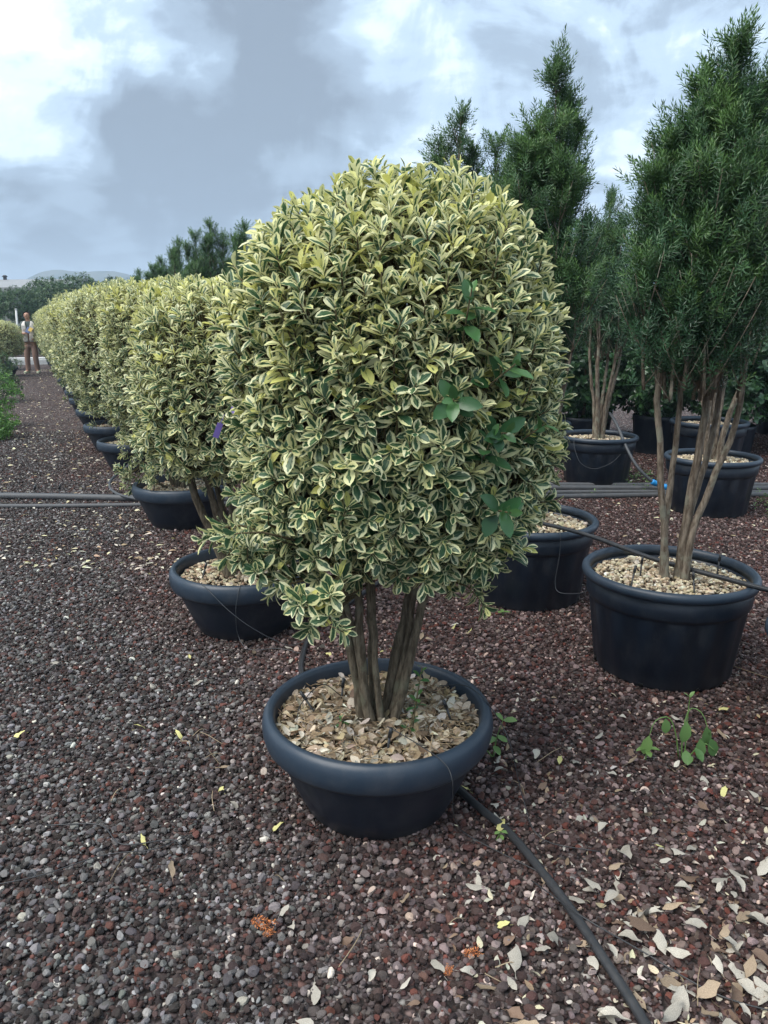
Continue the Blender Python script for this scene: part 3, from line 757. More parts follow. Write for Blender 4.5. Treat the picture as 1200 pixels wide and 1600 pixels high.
# the near yew with four bare stems
yewA = yew((1.24, 3.18), 'tall dark yew with bare forked stems in pebble-topped tub crossed by a black hose',
    [(.06, .0, 2.44, .12), (.11, .05, 2.40, .10), (.01, -.03, 2.24, .15), (-.08, .02, 2.16, .16), (-.16, -.03, 1.98, .16), (-.05, -.14, 1.98, .17), (.12, -.13, 1.95, .17), (.20, -.05, 2.02, .14), (.20, .08, 2.15, .14),
     (-.18, .10, 1.95, .15), (.03, .12, 2.22, .15), (-.22, -.08, 1.64, .14), (.0, -.20, 1.60, .16), (.17, -.17, 1.58, .15), (-.13, -.17, 1.52, .14), (.24, .0, 1.66, .14), (-.02, .05, 2.33, .10), (.17, .0, 2.30, .09), (-.13, -.02, 2.10, .10), (.06, -.12, 2.14, .11), (-.20, .02, 1.86, .12), (-.09, -.20, 1.74, .13), (.10, -.22, 1.76, .13)],
    1.24, 5600, 51,
    [([(-.02, -.03, .34), (-.045, -.04, .60), (-.095, -.05, .90), (-.135, -.05, 1.25), (-.13, -.04, 1.6)], .0165, .011),
     ([(-.015, .0, .34), (-.04, -.01, .6), (-.035, .0, .80), (-.02, .0, 1.1), (-.03, .0, 1.5), (.02, .0, 2.1)], .0175, .007),
     ([(.035, -.02, .34), (.04, -.03, .62), (.06, -.03, .92), (.08, -.02, 1.25), (.06, .0, 1.7), (.1, .0, 2.3)], .022, .008),
     ([(.05, -.05, .36), (.055, -.06, .62), (.115, -.07, .86), (.20, -.06, 1.15), (.19, -.05, 1.6)], .0175, .010),
     ([(.045, .03, .36), (.09, .05, .70), (.16, .07, 1.05), (.2, .08, 1.6)], .018, .009)], peb=ME_PEB_T)
stake(yewA, -.13, -.02, .43, .05, 0); stake(yewA, -.20, -.12, .42, .35, 1.2); stake(yewA, .03, -.21, .42, .3, -1.5); stake(yewA, .22, .02, .43, .1, 0)
def std_stems(k, sd, top=1.5, sp=.20):
    g = np.random.default_rng(sd); out = []
    for i in range(k):
        an = i * 6.283 / k + g.uniform(-.3, .3); q = .035; l = sp * g.uniform(.6, 1.2)
        out.append(([(q * math.cos(an), q * math.sin(an), .34), (l * .45 * math.cos(an), l * .45 * math.sin(an), .75), (l * .9 * math.cos(an), l * .9 * math.sin(an), 1.15), (l * math.cos(an), l * math.sin(an), top)], g.uniform(.016, .026), .009))
    return out
def rand_plumes(k, rad, hmax, hmin, sd, r=(.13, .18)):
    g = np.random.default_rng(sd); out = [(g.normal(0, .04), g.normal(0, .04), hmax, .14)]
    for i in range(k):
        an = i * 2.4; q = rad * math.sqrt((i + .6) / k)
        out.append((q * math.cos(an), q * math.sin(an), hmax - (hmax - hmin) * (q / rad) * g.uniform(.55, 1.2), g.uniform(*r)))
    return out
yewB = yew((.80, 4.08), 'yew behind the big shrub, in tub with a thin looped wire down its side',
    [(.03, .0, 2.66, .09), (.10, .02, 2.50, .09), (.15, .06, 2.40, .08), (.05, -.06, 2.36, .09), (-.09, .03, 2.33, .09), (-.04, .02, 2.40, .13), (-.12, -.05, 2.25, .14), (.06, -.12, 2.15, .15), (-.18, .06, 2.0, .15), (.20, -.05, 1.9, .14), (.0, .16, 2.2, .15), (-.12, -.18, 1.7, .15), (.12, -.18, 1.65, .15), (.24, .08, 1.75, .14)],
    1.2, 4400, 52, std_stems(4, 2))
ROWY = [(.36, 5.02), (-.10, 5.95), (-.58, 6.9), (-1.05, 7.85), (-1.52, 8.8), (-2.0, 9.75), (-2.45, 10.7), (-2.95, 11.7), (-3.45, 12.7), (-3.95, 13.7), (-4.45, 14.7)]
yewC1 = yew(ROWY[0], 'yew with several upright tips, in tub straight behind the mulched bowl', [(.10, .0, 2.64, .10), (.20, .1, 2.45, .12), (-.02, .1, 2.50, .12), (.33, .05, 2.5, .11), (.42, .0, 2.36, .12), (.28, -.12, 2.2, .15), (.10, -.16, 2.2, .16), (-.15, -.05, 2.2, .16), (.40, .15, 2.1, .15), (-.2, .15, 2.0, .16), (.0, -.2, 1.7, .17), (.25, -.2, 1.7, .17)], 1.1, 3500, 53, std_stems(4, 3), needles=22, wid=.0056)
for i, (x, y) in enumerate(ROWY[1:]):
    t = copy_tree(yewC1); t.location = (x, y, 0); t.rotation_euler = (0, 0, 1.3 + i * 2.2)
    s = [.84, .86, .90, .93, .97, .92, .97, .90, .90, .88][i]; t.scale = (s, s, s)
    t['label'] = 'dark yew in tub, part of the file behind the variegated row, only its tip showing'
yewD = yew((2.62, 6.05), 'broad tall yew in tub with pale scuff mark, beyond the pipes', rand_plumes(15, .42, 3.12, 1.75, 61, (.16, .22)) + [(.05, -.1, 3.0, .14), (-.25, -.05, 2.75, .16), (.25, .0, 2.95, .16)], 1.2, 4500, 54, std_stems(5, 4, 1.9, .26), needles=22, L0=.036, sl=.10, wid=.0056)
yewE = yew((2.02, 7.20), 'yew in tub with hose and blue couplings hanging from it', rand_plumes(12, .36, 2.5, 1.65, 62, (.16, .2)), 1.2, 4000, 55, std_stems(6, 5, 1.8, .16), needles=18, L0=.036, sl=.10, wid=.006)
t = copy_tree(yewE); t.location = (1.62, 8.15, 0); t.rotation_euler = (0, 0, 2.0); t['label'] = 'yew with thin splayed stems in tub, half hidden beside the blue-coupled one'
t = copy_tree(yewE); t.location = (3.35, 7.9, 0); t.rotation_euler = (0, 0, 4.0); t.scale = (1.05, 1.05, 1.1); t['label'] = 'yew deep in the rows, behind the scuffed tub'
t = copy_tree(yewB); t.location = (1.70, 2.42, 0); t.rotation_euler = (0, 0, 1.0); t['label'] = 'tub of which only the rim edge shows, where the crossing hose ends'
# ------------------------------------------------------------------ laurels behind the yews
def leafy_ball(name, n, rx, ry, rz, cz, L, mat, tpls, seed, stick=.25, grp=9, new=.4):
    """broadleaf crown of many leaf clumps with gaps"""
    global rng
    keep = rng; rng = np.random.default_rng(seed)
    d = norm(rng.normal(size=(n, 3))); bump = sum(np.sin(d @ rng.uniform(2, 6, 3) + rng.uniform(0, 6)) for _ in range(5)) / 5
    q = np.where(rng.random(n) < .7, rng.uniform(.85, 1.05, n), rng.uniform(.4, .85, n)) * (1 + .16 * bump)
    base = d * q[:, None] * [rx, ry, rz] + [0, 0, cz]
    ax = norm(d * .8 + [0, 0, .6] + rng.normal(0, .35, (n, 3)))
    P, Y, Z, LL, T, SI = shoot_leaves(base - ax * L * .5, ax, rng.uniform(.8, 1.6, n) * L, grp, L, (30, 95))
    rnd = np.c_[rng.random(len(P)), np.clip((T - .5) * new * 2 + rng.normal(0, .1, n)[SI], 0, 1), rng.random(len(P)), np.ones(len(P))]
    V, F, U, C = place_leaves(tpls, P, Y, Z, LL, rnd)
    rng = keep
    return mesh_np(name, V, F, {'luv': U, 'rnd': C}, True, [mat])
ME_LAUREL = leafy_ball('crown', 430, .55, .5, .62, .98, .085, M_LAUREL, TPL_OVAL, 71)
GL = 'laurel shrubs behind the yews'
lau = [(2.35, 9.1), (3.15, 8.9), (3.95, 8.7), (1.5, 9.6), (4.8, 8.9), (2.8, 10.3), (.6, 10.2), (-.4, 10.8), (5.7, 9.2), (2.0, 10.0), (3.5, 9.9), (4.35, 9.9), (5.3, 10.4), (1.1, 9.2), (.2, 9.2)]
ME_PLINER = mesh_np('pot', *lathe([(.02, .004), (.21, .004), (.22, .02), (.255, .36), (.262, .40), (.252, .405), (.24, .37), (.0, .36)], 40), None, True, [M_POT])
for i, (x, y) in enumerate(lau):
    t = thing('laurel_shrub', (x, y, 0), ['dark laurel in slim pot seen past the blue-coupled tub', 'dark laurel behind the scuffed tub', 'dark laurel at the outer end beyond the scuffed tub'][min(i, 2)] if i < 3 else 'leafy dark green laurel mostly hidden behind the yew tubs', 'shrub', GL, i * 1.9)
    link('pot', ME_PLINER, t)
    link('trunk', mesh_np('trunk', *tube(spline([(0, 0, .35), (.02, .01, .6), (.0, .03, 1.1)], 6), [.02, .018, .016, .014, .012, .01], 7), None, True, [M_BARK]), t)
    tag(link('crown', ME_LAUREL, t), kind='stuff')
    t.scale = (1, 1, 1 + .12 * math.sin(i * 2.2))
# low weeds and leaf litter greenery between the tubs
def weed_patch(n, cx, cy, rx, ry, seed, L=.035, mat=M_WEED, h=.05):
    global rng
    keep = rng; rng = np.random.default_rng(seed)
    base = np.c_[cx + rng.normal(0, rx, n), cy + rng.normal(0, ry, n), np.full(n, .01)]
    ax = norm(np.c_[rng.normal(0, .5, (n, 2)), np.ones(n)])
    P, Y, Z, LL, T, SI = shoot_leaves(base, ax, rng.uniform(.5, 1.5, n) * h, 6, L, (45, 95))
    V, F, U, C = place_leaves(TPL_LO, P, Y, Z, LL, np.c_[rng.random(len(P)), rng.random(len(P)) * .8, rng.random(len(P)), np.ones(len(P))])
    rng = keep
    return mesh_np('weeds', V, F, {'luv': U, 'rnd': C}, True, [mat])
tag(link('weeds', weed_patch(60, 2.35, 7.15, .22, .35, 81)), 'low pale green weeds between the yew tubs', 'weeds', None, 'stuff')
tag(link('weeds', weed_patch(40, 3.15, 6.3, .15, .35, 82)), 'low green weeds beside the scuffed tub', 'weeds', None, 'stuff')

# ------------------------------------------------------------------ pipes and hoses
def hose(name, pts, r, label, cat='hose', mat=M_HOSE, n=60, sides=10, group=None):
    o = link(name, mesh_np(name, *tube(spline(pts, n), r, sides), None, True, [mat]))
    return tag(o, label, cat, group)
hose('irrigation_hose', [(.62, 1.05, .022), (.565, 1.35, .022), (.522, 1.524, .024), (.472, 1.71, .024), (.379, 1.967, .024), (.30, 2.10, .024), (.225, 2.23, .024)], .0125, 'thick black hose snaking from under the mulched bowl over the gravel')
hose('irrigation_hose', [(-.02, 2.62, .022), (-.22, 2.80, .022), (-.34, 3.0, .022), (-.37, 3.22, .022), (-.345, 3.54, .022), (-.235, 3.80, .022), (.0, 4.31, .022), (.16, 4.75, .022)], .0125, 'black hose curving behind the mulched bowl towards the yews')
hose('irrigation_hose', [(.52, 4.35, .475), (.70, 4.03, .472), (.98, 3.64, .482), (1.20, 3.28, .468), (1.44, 2.96, .468), (1.60, 2.72, .475), (1.75, 2.4, .472)], .0105, 'black hose lying across the pebble-topped tub and touching the yew stems')
def pipe_run(x0, x1, y0, y1, r, label, z=None):
    n = 9; xs = np.linspace(x0, x1, n)
    pts = [(x, y0 + (y1 - y0) * (x - x0) / (x1 - x0) + .018 * math.sin(x * 2.3 + y0 * 9), (z or r + .006)) for x in xs]
    return hose('water_pipe', pts, r, label, 'pipe', M_PIPE, 50, 12, 'pipes crossing the gravel')
pipe_run(-4.6, -1.05, 6.52, 6.30, .029, 'thicker dark grey pipe of the pair beside the drooping shrub')
pipe_run(-4.6, -1.05, 6.08, 6.20, .018, 'thinner dark grey pipe of the pair beside the drooping shrub')
for y0, y1, r, lb in [(6.98, 6.90, .022, 'dark pipe lying against the blue-coupled tub, last of four'), (6.78, 6.78, .026, 'dark pipe second from the blue-coupled tub, third is beside it'), (6.62, 6.66, .020, 'thin dark pipe in the bundle of four beyond the near yews'), (6.46, 6.56, .023, 'dark pipe of the bundle lying on the side of the near yew tubs')]:
    pipe_run(.9, 4.6, y0, y1, r, lb)
hose('feed_hose', [(-1.2, 6.16, .03), (-1.7, 6.12, .045), (-2.22, 6.35, .06), (-2.46, 6.75, .09), (-2.40, 7.1, .18), (-2.30, 7.40, .30), (-2.25, 7.52, .345), (-2.30, 7.75, .31)], .0115, 'thin grey hose looping from the ground pipe up over a bowl rim', 'hose', M_PIPE)
ho = thing('coupled_hose', (2.05, 7.0, 0), 'dark hose with two blue couplings sloping down from a yew tub', 'hose')
link('tube', mesh_np('tube', *tube(spline([(.06, .20, .66), (.10, .06, .56), (.13, -.14, .40), (.20, -.28, .24), (.32, -.34, .12), (.40, -.34, .075), (.56, -.30, .04), (.70, -.25, .03)], 40), .0135, 10), None, True, [M_PIPE]), ho)
for (x, y, z) in ((.345, -.342, .105), (.455, -.335, .062)):
    P = spline([(x - .025, y, z + .014), (x, y, z), (x + .025, y + .002, z - .012)], 6)
    link('coupling', mesh_np('coupling', *tube(P, [.022, .026, .024, .026, .026, .021], 12), None, True, [M_BLUE]), ho)
def wire(pts, label, r=.0016, mat=M_HOSE, group='thin drip tubes'):
    return hose('drip_tube', pts, r, label, 'tube', mat, 40, 5, group)
wire([(.01, 1.99, .37), (.10, 1.93, .345), (.165, 1.885, .318), (.185, 1.845, .29), (.19, 1.855, .20), (.21, 1.92, .10), (.26, 1.95, .03), (.45, 1.8, .022)], 'thin black drip tube hanging over the rim of the mulched bowl')
wire([(.18, 2.32, .33), (.27, 2.30, .34), (.33, 2.20, .325), (.38, 2.10, .26), (.42, 2.05, .10), (.46, 1.95, .03), (.62, 1.9, .022)], 'thin black drip tube leaving the mulched bowl towards a small weed')
wire([(-.14, 2.29, .31), (-.20, 2.27, .36), (-.26, 2.2, .33), (-.27, 2.15, .30)], 'short thin black drip tube arching inside the mulched bowl')
wire([(-.86, 3.40, .30), (-.82, 3.315, .325), (-.70, 3.27, .22), (-.58, 3.28, .12), (-.45, 3.33, .03), (-.38, 3.38, .025)], 'thin grey wire stretched over the second bowl pot', .0018, M_PIPE)
wire([(-.66, 3.40, .30), (-.655, 3.30, .325), (-.675, 3.285, .22), (-.68, 3.33, .08), (-.62, 3.28, .03), (-.5, 3.31, .022), (-.4, 3.27, .02), (-.33, 3.2, .02)], 'thin grey wire looping down the front of the second bowl pot', .0018, M_PIPE)
wire([(.87, 3.78, .43), (.88, 3.70, .467), (.885, 3.705, .35), (.87, 3.70, .20), (.90, 3.66, .165), (1.0, 3.55, .22), (1.02, 3.46, .36), (.98, 3.40, .462)], 'thin wire loop hanging between two yew tubs', .0016, M_PIPE)
wire([(1.74, 6.98, .46), (1.735, 6.93, .38), (1.78, 6.86, .25), (1.90, 6.83, .20), (2.05, 6.84, .25), (2.14, 6.86, .33)], 'thin wire loop on the side of the blue-coupled tub', .002, M_PIPE)
wire([(-1.4, 1.70, .022), (-1.0, 1.78, .024), (-.80, 1.88, .026), (-.66, 1.91, .024), (-.58, 1.97, .024)], 'thin black tube lying on the open gravel')
wire([(-1.02, 2.02, .022), (-.86, 2.02, .024), (-.76, 1.93, .025), (-.62, 1.95, .024), (-.57, 1.89, .024)], 'short crooked black tube on the open gravel', .002)
wire([(.40, 1.78, .026), (.50, 1.62, .05), (.62, 1.54, .026), (.75, 1.42, .024), (.9, 1.36, .024)], 'thin black tube crossing the thick hose', .002)
wire([(1.52, 3.12, .03), (1.64, 2.98, .03), (1.8, 2.85, .03)], 'thin pale wire on the gravel beside the crossed tub', .0014, M_DRY)
for (x, y) in ((-3.02, 6.45), (-2.82, 6.48)):
    s = thing('pipe_peg', (x, y, 0), 'black hooked peg standing beside the pair of pipes', 'peg', 'pegs holding the pipes')
    link('shaft', mesh_np('shaft', *tube([(0, 0, -.02), (.02, .0, .10)], .004, 6), None, True, [M_HOSE]), s)
    link('head', mesh_np('head', *tube([(.018, 0, .09), (.03, 0, .13)], [.008, .011], 8), None, True, [M_HOSE]), s)
for (x, y, z, rz, tl, lb) in ((-.675, 3.13, 1.075, .3, .35, 'lower purple tag dangling from the second shrub'), (-.60, 3.10, 1.165, -.5, .7, 'upper purple tag dangling from the second shrub')):
    V, F = box(-.012, .012, -.0007, .0007, -.045, .02); V2, F2 = tube([(0, 0, .018), (.004, 0, .06)], .001, 4)
    o = link('plant_tag', mesh_np('plant_tag', *join([(V, F), (V2, F2)]), None, False, [M_TAGP]), None, (x, y, z), (.2, tl, rz)); tag(o, lb, 'tag', 'purple plant tags')

# ------------------------------------------------------------------ weeds by the pots
def weed(name, loc, label, stems_, leaves_):
    t = thing(name, (*loc, 0), label, 'weed')
    for s in stems_: link('stalk', mesh_np('stalk', *tube(spline(s, 12), np.linspace(.003, .0015, 12), 5), {'rnd': np.tile([.5, .6, .5, 1.], (62, 1))}, True, [M_WEED]), t)
    TV, TF, TU = TPL_OVAL[0]
    for (p, y, z, L, g) in leaves_:
        V, F, U, C = place_leaves(TPL_OVAL, np.array([p], float), np.array([y], float), np.array([z], float), np.array([L]), np.array([[rng.random(), g, .5, 1]]))
        link('leaf', mesh_np('leaf', V, F, {'luv': U, 'rnd': C}, True, [M_WEED]), t)
    return t
weed('wilted_weed', (1.05, 2.42), 'wilted green weed with hanging leaves in front of the crossed tub',
     [[(0, 0, 0), (.0, .01, .10), (.02, .02, .18), (.06, .01, .17), (.085, -.01, .10)], [(-.01, 0, 0), (-.03, .0, .10), (-.06, .0, .16), (-.11, -.01, .15), (-.13, -.02, .09)], [(.01, 0, 0), (.02, .03, .14), (.02, .03, .23)], [(.02, 0, 0), (.06, -.02, .07), (.10, -.03, .05)], [(-.13, -.01, .0), (-.13, -.015, .06)]],
     [((.0, -.01, .15), (-.1, -.3, -1), (0, -1, .2), .085, .3), ((-.13, -.02, .10), (-.2, -.2, -1), (0, -1, .3), .075, .8), ((.07, -.01, .13), (.1, -.1, -1), (.4, -1, .0), .085, .1), ((.05, -.02, .09), (.0, -.2, -1), (.1, -1, .0), .08, .1), ((-.07, .0, .155), (.1, -.2, -1), (0, -1, 0), .06, .3), ((.085, -.02, .09), (.3, -.2, -1), (.2, -1, 0), .075, .0),
      ((.02, .03, .22), (.4, .2, .7), (0, 0, 1), .03, .6), ((.02, .03, .22), (-.5, 0, .5), (0, 0, 1), .03, .6), ((-.13, -.015, .05), (-1, -.2, .1), (0, 0, 1), .045, .6), ((-.13, -.015, .05), (1, -.3, .1), (0, 0, 1), .045, .6), ((-.13, -.015, .04), (.0, -1, .1), (0, 0, 1), .04, .6), ((.03, -.03, .06), (.2, -1, -.2), (0, .2, 1), .06, .0), ((.0, -.03, .05), (-.3, -1, -.3), (0, .2, 1), .06, .2), ((.01, -.06, .045), (-.6, -.7, -.1), (0, 0, 1), .045, .2)])
weed('small_weed', (.385, 2.42), 'small bright weed growing at the side of the mulched bowl',
     [[(0, 0, 0), (.01, .0, .08), (.03, .0, .15)], [(0, 0, 0), (-.03, -.02, .05), (-.05, -.03, .08)]],
     [((.03, 0, .15), (.6, -.4, .3), (0, -.3, 1), .055, .9), ((.03, 0, .15), (-.4, -.2, .6), (0, -.5, 1), .045, .7), ((.01, 0, .08), (-1, -.4, .0), (0, -.4, 1), .06, .4), ((-.05, -.03, .08), (-.6, -.6, .1), (0, -.3, 1), .06, .2), ((.01, 0, .09), (.8, -.6, -.1), (0, -.3, 1), .045, .5), ((0, 0, .05), (.4, -1, 0), (0, 0, 1), .05, .4)])
weed('small_weed', (.335, 1.98), 'tiny green seedling beside the thick hose', [[(0, 0, 0), (.01, 0, .03)]], [((.01, 0, .03), (1, -.3, .2), (0, 0, 1), .028, .6), ((.01, 0, .03), (-.7, -.5, .2), (0, 0, 1), .025, .6), ((.01, 0, .02), (.3, -1, .0), (0, 0, 1), .022, .6)])
weed('small_weed', (.62, 3.75), 'tiny green seedling on the gravel beside the wire-looped tub', [[(0, 0, 0), (.0, 0, .03)]], [((0, 0, .03), (1, -.2, .2), (0, 0, 1), .04, .3), ((0, 0, .03), (-.7, -.5, .2), (0, 0, 1), .04, .5), ((0, 0, .03), (-.2, .8, .2), (0, 0, 1), .035, .4)])

# ------------------------------------------------------------------ fallen leaves, one object each
DRY = {'tan': ((.36, .275, .19), 'tan dry leaf curled up on the gravel'), 'pale': ((.47, .435, .37), 'pale bleached dry leaf lying on the gravel'), 'brown': ((.21, .14, .10), 'brown dead leaf lying on the gravel'), 'yellow': ((.66, .62, .26), 'yellowish fresh fallen leaf on the gravel')}
BANK = {}
for kname, (c, lb) in DRY.items():
    mm, t_ = material('fallen_' + kname)
    pO = t_.obj(); nn = t_.noise(pO, 60.0 if kname != 'x' else 1., 4.0, .6)
    rn = t_.n('ShaderNodeObjectInfo').outputs['Random']
    cc = t_.mix(t_.sstep(nn, .35, .7), tuple(v * .62 for v in c), tuple(min(v * 1.18, .8) for v in c))
    kx = t_.math('ADD', .75, t_.math('MULTIPLY', rn, .5)); cc = t_.mix(1.0, cc, t_.comb(kx, kx, kx), 'MULTIPLY')
    finish(t_, cc, .75, None, .3, .12)
    ms_ = []
    for q in range(6):
        TV, TF, TU = leaf_tpl(random.uniform(.32, .48), random.uniform(-.5, .9), random.uniform(-.45, .45), ROWS7, PROF7, random.uniform(-.9, .9))
        TV = TV + rng.normal(0, .034, TV.shape); TV[:, 2] -= TV[:, 2].min()
        tv, tf = tube([(0, -.22, .02), (0, .02, .03)], .012, 4)
        V, F = join([(TV, TF), (tv, tf)]); ms_.append(mesh_np('fallen_leaf', V, F, None, True, [mm]))
    BANK[kname] = ms_
POTS = [(*r_, .25) for r_ in ROW[:4]] + [(1.24, 3.18, .29), (.80, 4.08, .29), (2.62, 6.05, .29), (2.02, 7.2, .29), (1.70, 2.42, .29), (.36, 5.02, .29)]
def drop(x, y, kname, L):
    for (px, py, pr) in POTS:
        if (x - px) ** 2 + (y - py) ** 2 < (pr + .03) ** 2: return
    o = link('fallen_leaf', random.choice(BANK[kname]), None, (x, y, random.uniform(.009, .017)), (random.gauss(0, .22), random.gauss(0, .22), random.uniform(0, 6.28)), L)
    tag(o, DRY[kname][1], 'leaf', kname + ' fallen leaves')
def kind_(): return random.choices(['tan', 'pale', 'brown', 'yellow'], [30, 50, 18, 2])[0]
for _ in range(85): drop(random.gauss(.78, .15), random.gauss(1.56, .16), kind_(), random.uniform(.035, .078))
for _ in range(34): drop(random.uniform(.25, .95), random.uniform(1.30, 2.1), kind_(), random.uniform(.035, .075))
for _ in range(40): drop(random.uniform(.35, 1.35), random.uniform(1.7, 2.75), kind_(), random.uniform(.03, .06))
for _ in range(14): drop(random.uniform(-.35, .5), random.uniform(1.33, 1.75), kind_(), random.uniform(.03, .055))
for _ in range(42): drop(random.uniform(-.55, .55), random.uniform(2.6, 4.2), random.choices(['pale', 'yellow', 'tan'], [5, 3, 2])[0], random.uniform(.035, .06))
for _ in range(50): drop(random.uniform(-2.4, -.3), random.uniform(2.1, 5.8), random.choices(['pale', 'yellow', 'tan'], [6, 2, 2])[0], random.uniform(.03, .055))
for (x, y, k, L) in [(-.69, 1.93, 'yellow', .05), (-.58, 1.80, 'tan', .05), (-.30, 2.02, 'yellow', .045), (.28, 2.2, 'yellow', .05), (.62, 2.40, 'yellow', .055), (-.77, 2.56, 'yellow', .05), (-.16, 1.46, 'pale', .06), (.43, 1.77, 'tan', .06), (1.2, 2.55, 'brown', .09), (2.05, 5.2, 'tan', .10), (-.27, 1.66, 'pale', .04), (-.22, 1.60, 'pale', .05)]: drop(x, y, k, L)
# distant flecks of fallen leaves on the path and between tubs
def flecks(n, seed):
    g = np.random.default_rng(seed); y = 4.5 + 20 * g.random(n) ** 1.6; off = g.uniform(-1.9, .25, n)
    x = -.457 * (y - 2.2) + off - .25
    k = g.random(n) < .25; x[k] = g.uniform(.0, 4.2, k.sum()); y[k] = g.uniform(4.0, 8.5, k.sum())
    az = g.uniform(0, 6.28, n)
    c = palette(n, [(.58, .53, .43), (.66, .62, .40), (.40, .30, .19)], [5, 3, 3], .12)
    V, F, U, C = place_leaves(TPL_LO, np.c_[x, y, np.full(n, .017) + (y > 11.3) * -.012], np.c_[np.cos(az), np.sin(az), g.normal(0, .1, n)], np.c_[g.normal(0, .25, (n, 2)), np.ones(n)], g.uniform(.03, .06, n), c)
    return mesh_np('leaf_litter', V, F, {'rnd': C}, True, [M_LITTER])
tag(link('leaf_litter', flecks(1900, 91)), 'pale fallen leaves scattered thinly along the gravel path', 'leaf litter', None, 'stuff')
def near_litter(n, seed):
    g = np.random.default_rng(seed); y = 1.3 + 1.7 * g.random(n) ** 1.4; x = .15 + (1.5 * y / 2.4) * g.random(n) ** .8
    ok = np.ones(n, bool)
    for (px, py, pr) in POTS: ok &= (x - px) ** 2 + (y - py) ** 2 > (pr + .03) ** 2
    x, y = x[ok], y[ok]; n = len(x); az = g.uniform(0, 6.28, n)
    c = palette(n, [(.50, .46, .39), (.56, .50, .36), (.36, .27, .18), (.22, .15, .10)], [5, 2, 3, 2], .15)
    tp = [leaf_tpl(.4, .6, .3, ROWS5, PROF5, .6), leaf_tpl(.5, -.3, -.35, ROWS5, OVAL5, -.6), leaf_tpl(.28, .8, .2, ROWS5, PROF5, .9)]
    V, F, U, C = place_leaves(tp, np.c_[x, y, g.uniform(.010, .018, n)], np.c_[np.cos(az), np.sin(az), g.normal(0, .15, n)], np.c_[g.normal(0, .4, (n, 2)), np.ones(n)], g.uniform(.014, .036, n), c)
    return mesh_np('leaf_litter', V, F, {'rnd': C}, True, [M_LITTER])
tag(link('leaf_litter', near_litter(520, 92)), 'small broken bits of dry leaf strewn around the thick hose', 'leaf litter', None, 'stuff')
# dry twigs and two orange conifer sprigs
for i in range(26):
    x, y = random.uniform(-.9, 1.1), random.uniform(1.35, 2.7)
    if any((x - a) ** 2 + (y - b) ** 2 < (c + .12) ** 2 for a, b, c in POTS): continue
    d = random.uniform(0, 6.28); l = random.uniform(.04, .14)
    o = link('dry_twig', mesh_np('dry_twig', *tube(spline([(0, 0, .0), (l * .5 * math.cos(d) + random.gauss(0, .01), l * .5 * math.sin(d), .012), (l * math.cos(d), l * math.sin(d), .003)], 7), .0013, 5), {'rnd': np.tile([*(np.array([.42, .33, .22]) * random.uniform(.35, 1.1)), 1.], (7 * 5 + 2, 1))}, True, [M_LITTER]), None, (x, y, .014))
    tag(o, 'thin dry straw-coloured twig lying on the gravel', 'twig', 'dry twigs on the gravel')
M_ORANGE = m_leaf('orange_needles', (.55, .17, .05), (.65, .27, .10), None, .7, .1)
for (x, y, az, s, lb) in [(-.335, 1.645, -.5, 1.0, 'orange dead conifer sprig on the open gravel'), (-.30, 1.59, .6, .5, 'small orange sprig scrap beside the larger one'), (.19, 1.53, .3, .7, 'orange dead conifer sprig under the thick hose side'), (.145, 1.47, 1.2, .5, 'tiny orange sprig scrap near the bleached leaves')]:
    n = 9; f = np.linspace(0, 1, n)
    bs = np.vstack([np.c_[f * .05, np.zeros(n), np.full(n, .004)]] * 2); sd = np.r_[np.ones(n), -np.ones(n)]
    o = link('conifer_sprig', needle_mesh('conifer_sprig', bs, np.c_[np.full(2 * n, .8), sd * .8, rng.normal(0, .15, 2 * n)], np.full(2 * n, .022), 8, .010, np.zeros(2 * n), M_ORANGE, .003), None, (x, y, .022), (0, 0, az), s)
    tag(o, lb, 'sprig', 'orange sprigs')

# ------------------------------------------------------------------ far left: bushes, trees, building, hills
def bush(loc, label, n, rx, ry, rz, cz, L, mat, seed, group=None, name='low_bush', tp=TPL_FAR, grp=9, me=None):
    t = thing(name, (*loc, 0), label, 'bush', group)
    me = me or leafy_ball('crown', n, rx, ry, rz, cz, L, mat, tp, seed, new=.9, grp=grp)
    tag(link('crown', me, t), kind='stuff')
    g = np.random.default_rng(seed); tw = []
    for k in range(6):
        an = k * 1.05; tw.append(tube([(0, 0, -.02), (rx * .6 * math.cos(an), ry * .6 * math.sin(an), cz + rz * .4)], [.02, .006], 5))
    link('trunk', mesh_np('trunk', *join(tw), None, True, [M_BARK]), t)
    return t
bush((-5.78, 11.0), 'rounded bright green clipped bush at the path edge', 520, .52, .5, .45, .42, .05, M_BRIGHT, 101)
bush((-5.20, 9.85), 'lowest bright green bush bordering the path', 380, .42, .4, .24, .2, .05, M_BRIGHT, 102)
bush((-7.55, 14.6), 'dark green bush between the bright one and the man', 420, .62, .6, .36, .34, .06, M_TREE, 103)
bush((-10.25, 20.2), 'spreading dark green bush low beside the man', 480, .68, .65, .36, .33, .06, M_TREE, 104)
t = copy_tree(far_crowns[0]); t.location = (-10.5, 21.6, 0); t.scale = (.95, .95, .80); t['label'] = 'variegated shrub on the other side of the path, beside the man'; t['group'] = 'variegated shrubs across the path'
t = copy_tree(far_crowns[1]); t.location = (-12.0, 24.4, 0); t.scale = (.95, .95, .82); t['label'] = 'variegated shrub across the path, just past the man'; t['group'] = 'variegated shrubs across the path'
GT = 'round trees in front of the long building'
ME_TC = [leafy_ball('crown', 620, 1.0, 1.0, .92, 0, .13, M_TREE, TPL_FAR, 111, new=.5, grp=10), leafy_ball('crown', 640, 1.0, 1.0, .95, 0, .12, M_TREE, TPL_FAR, 112, new=.3, grp=10)]
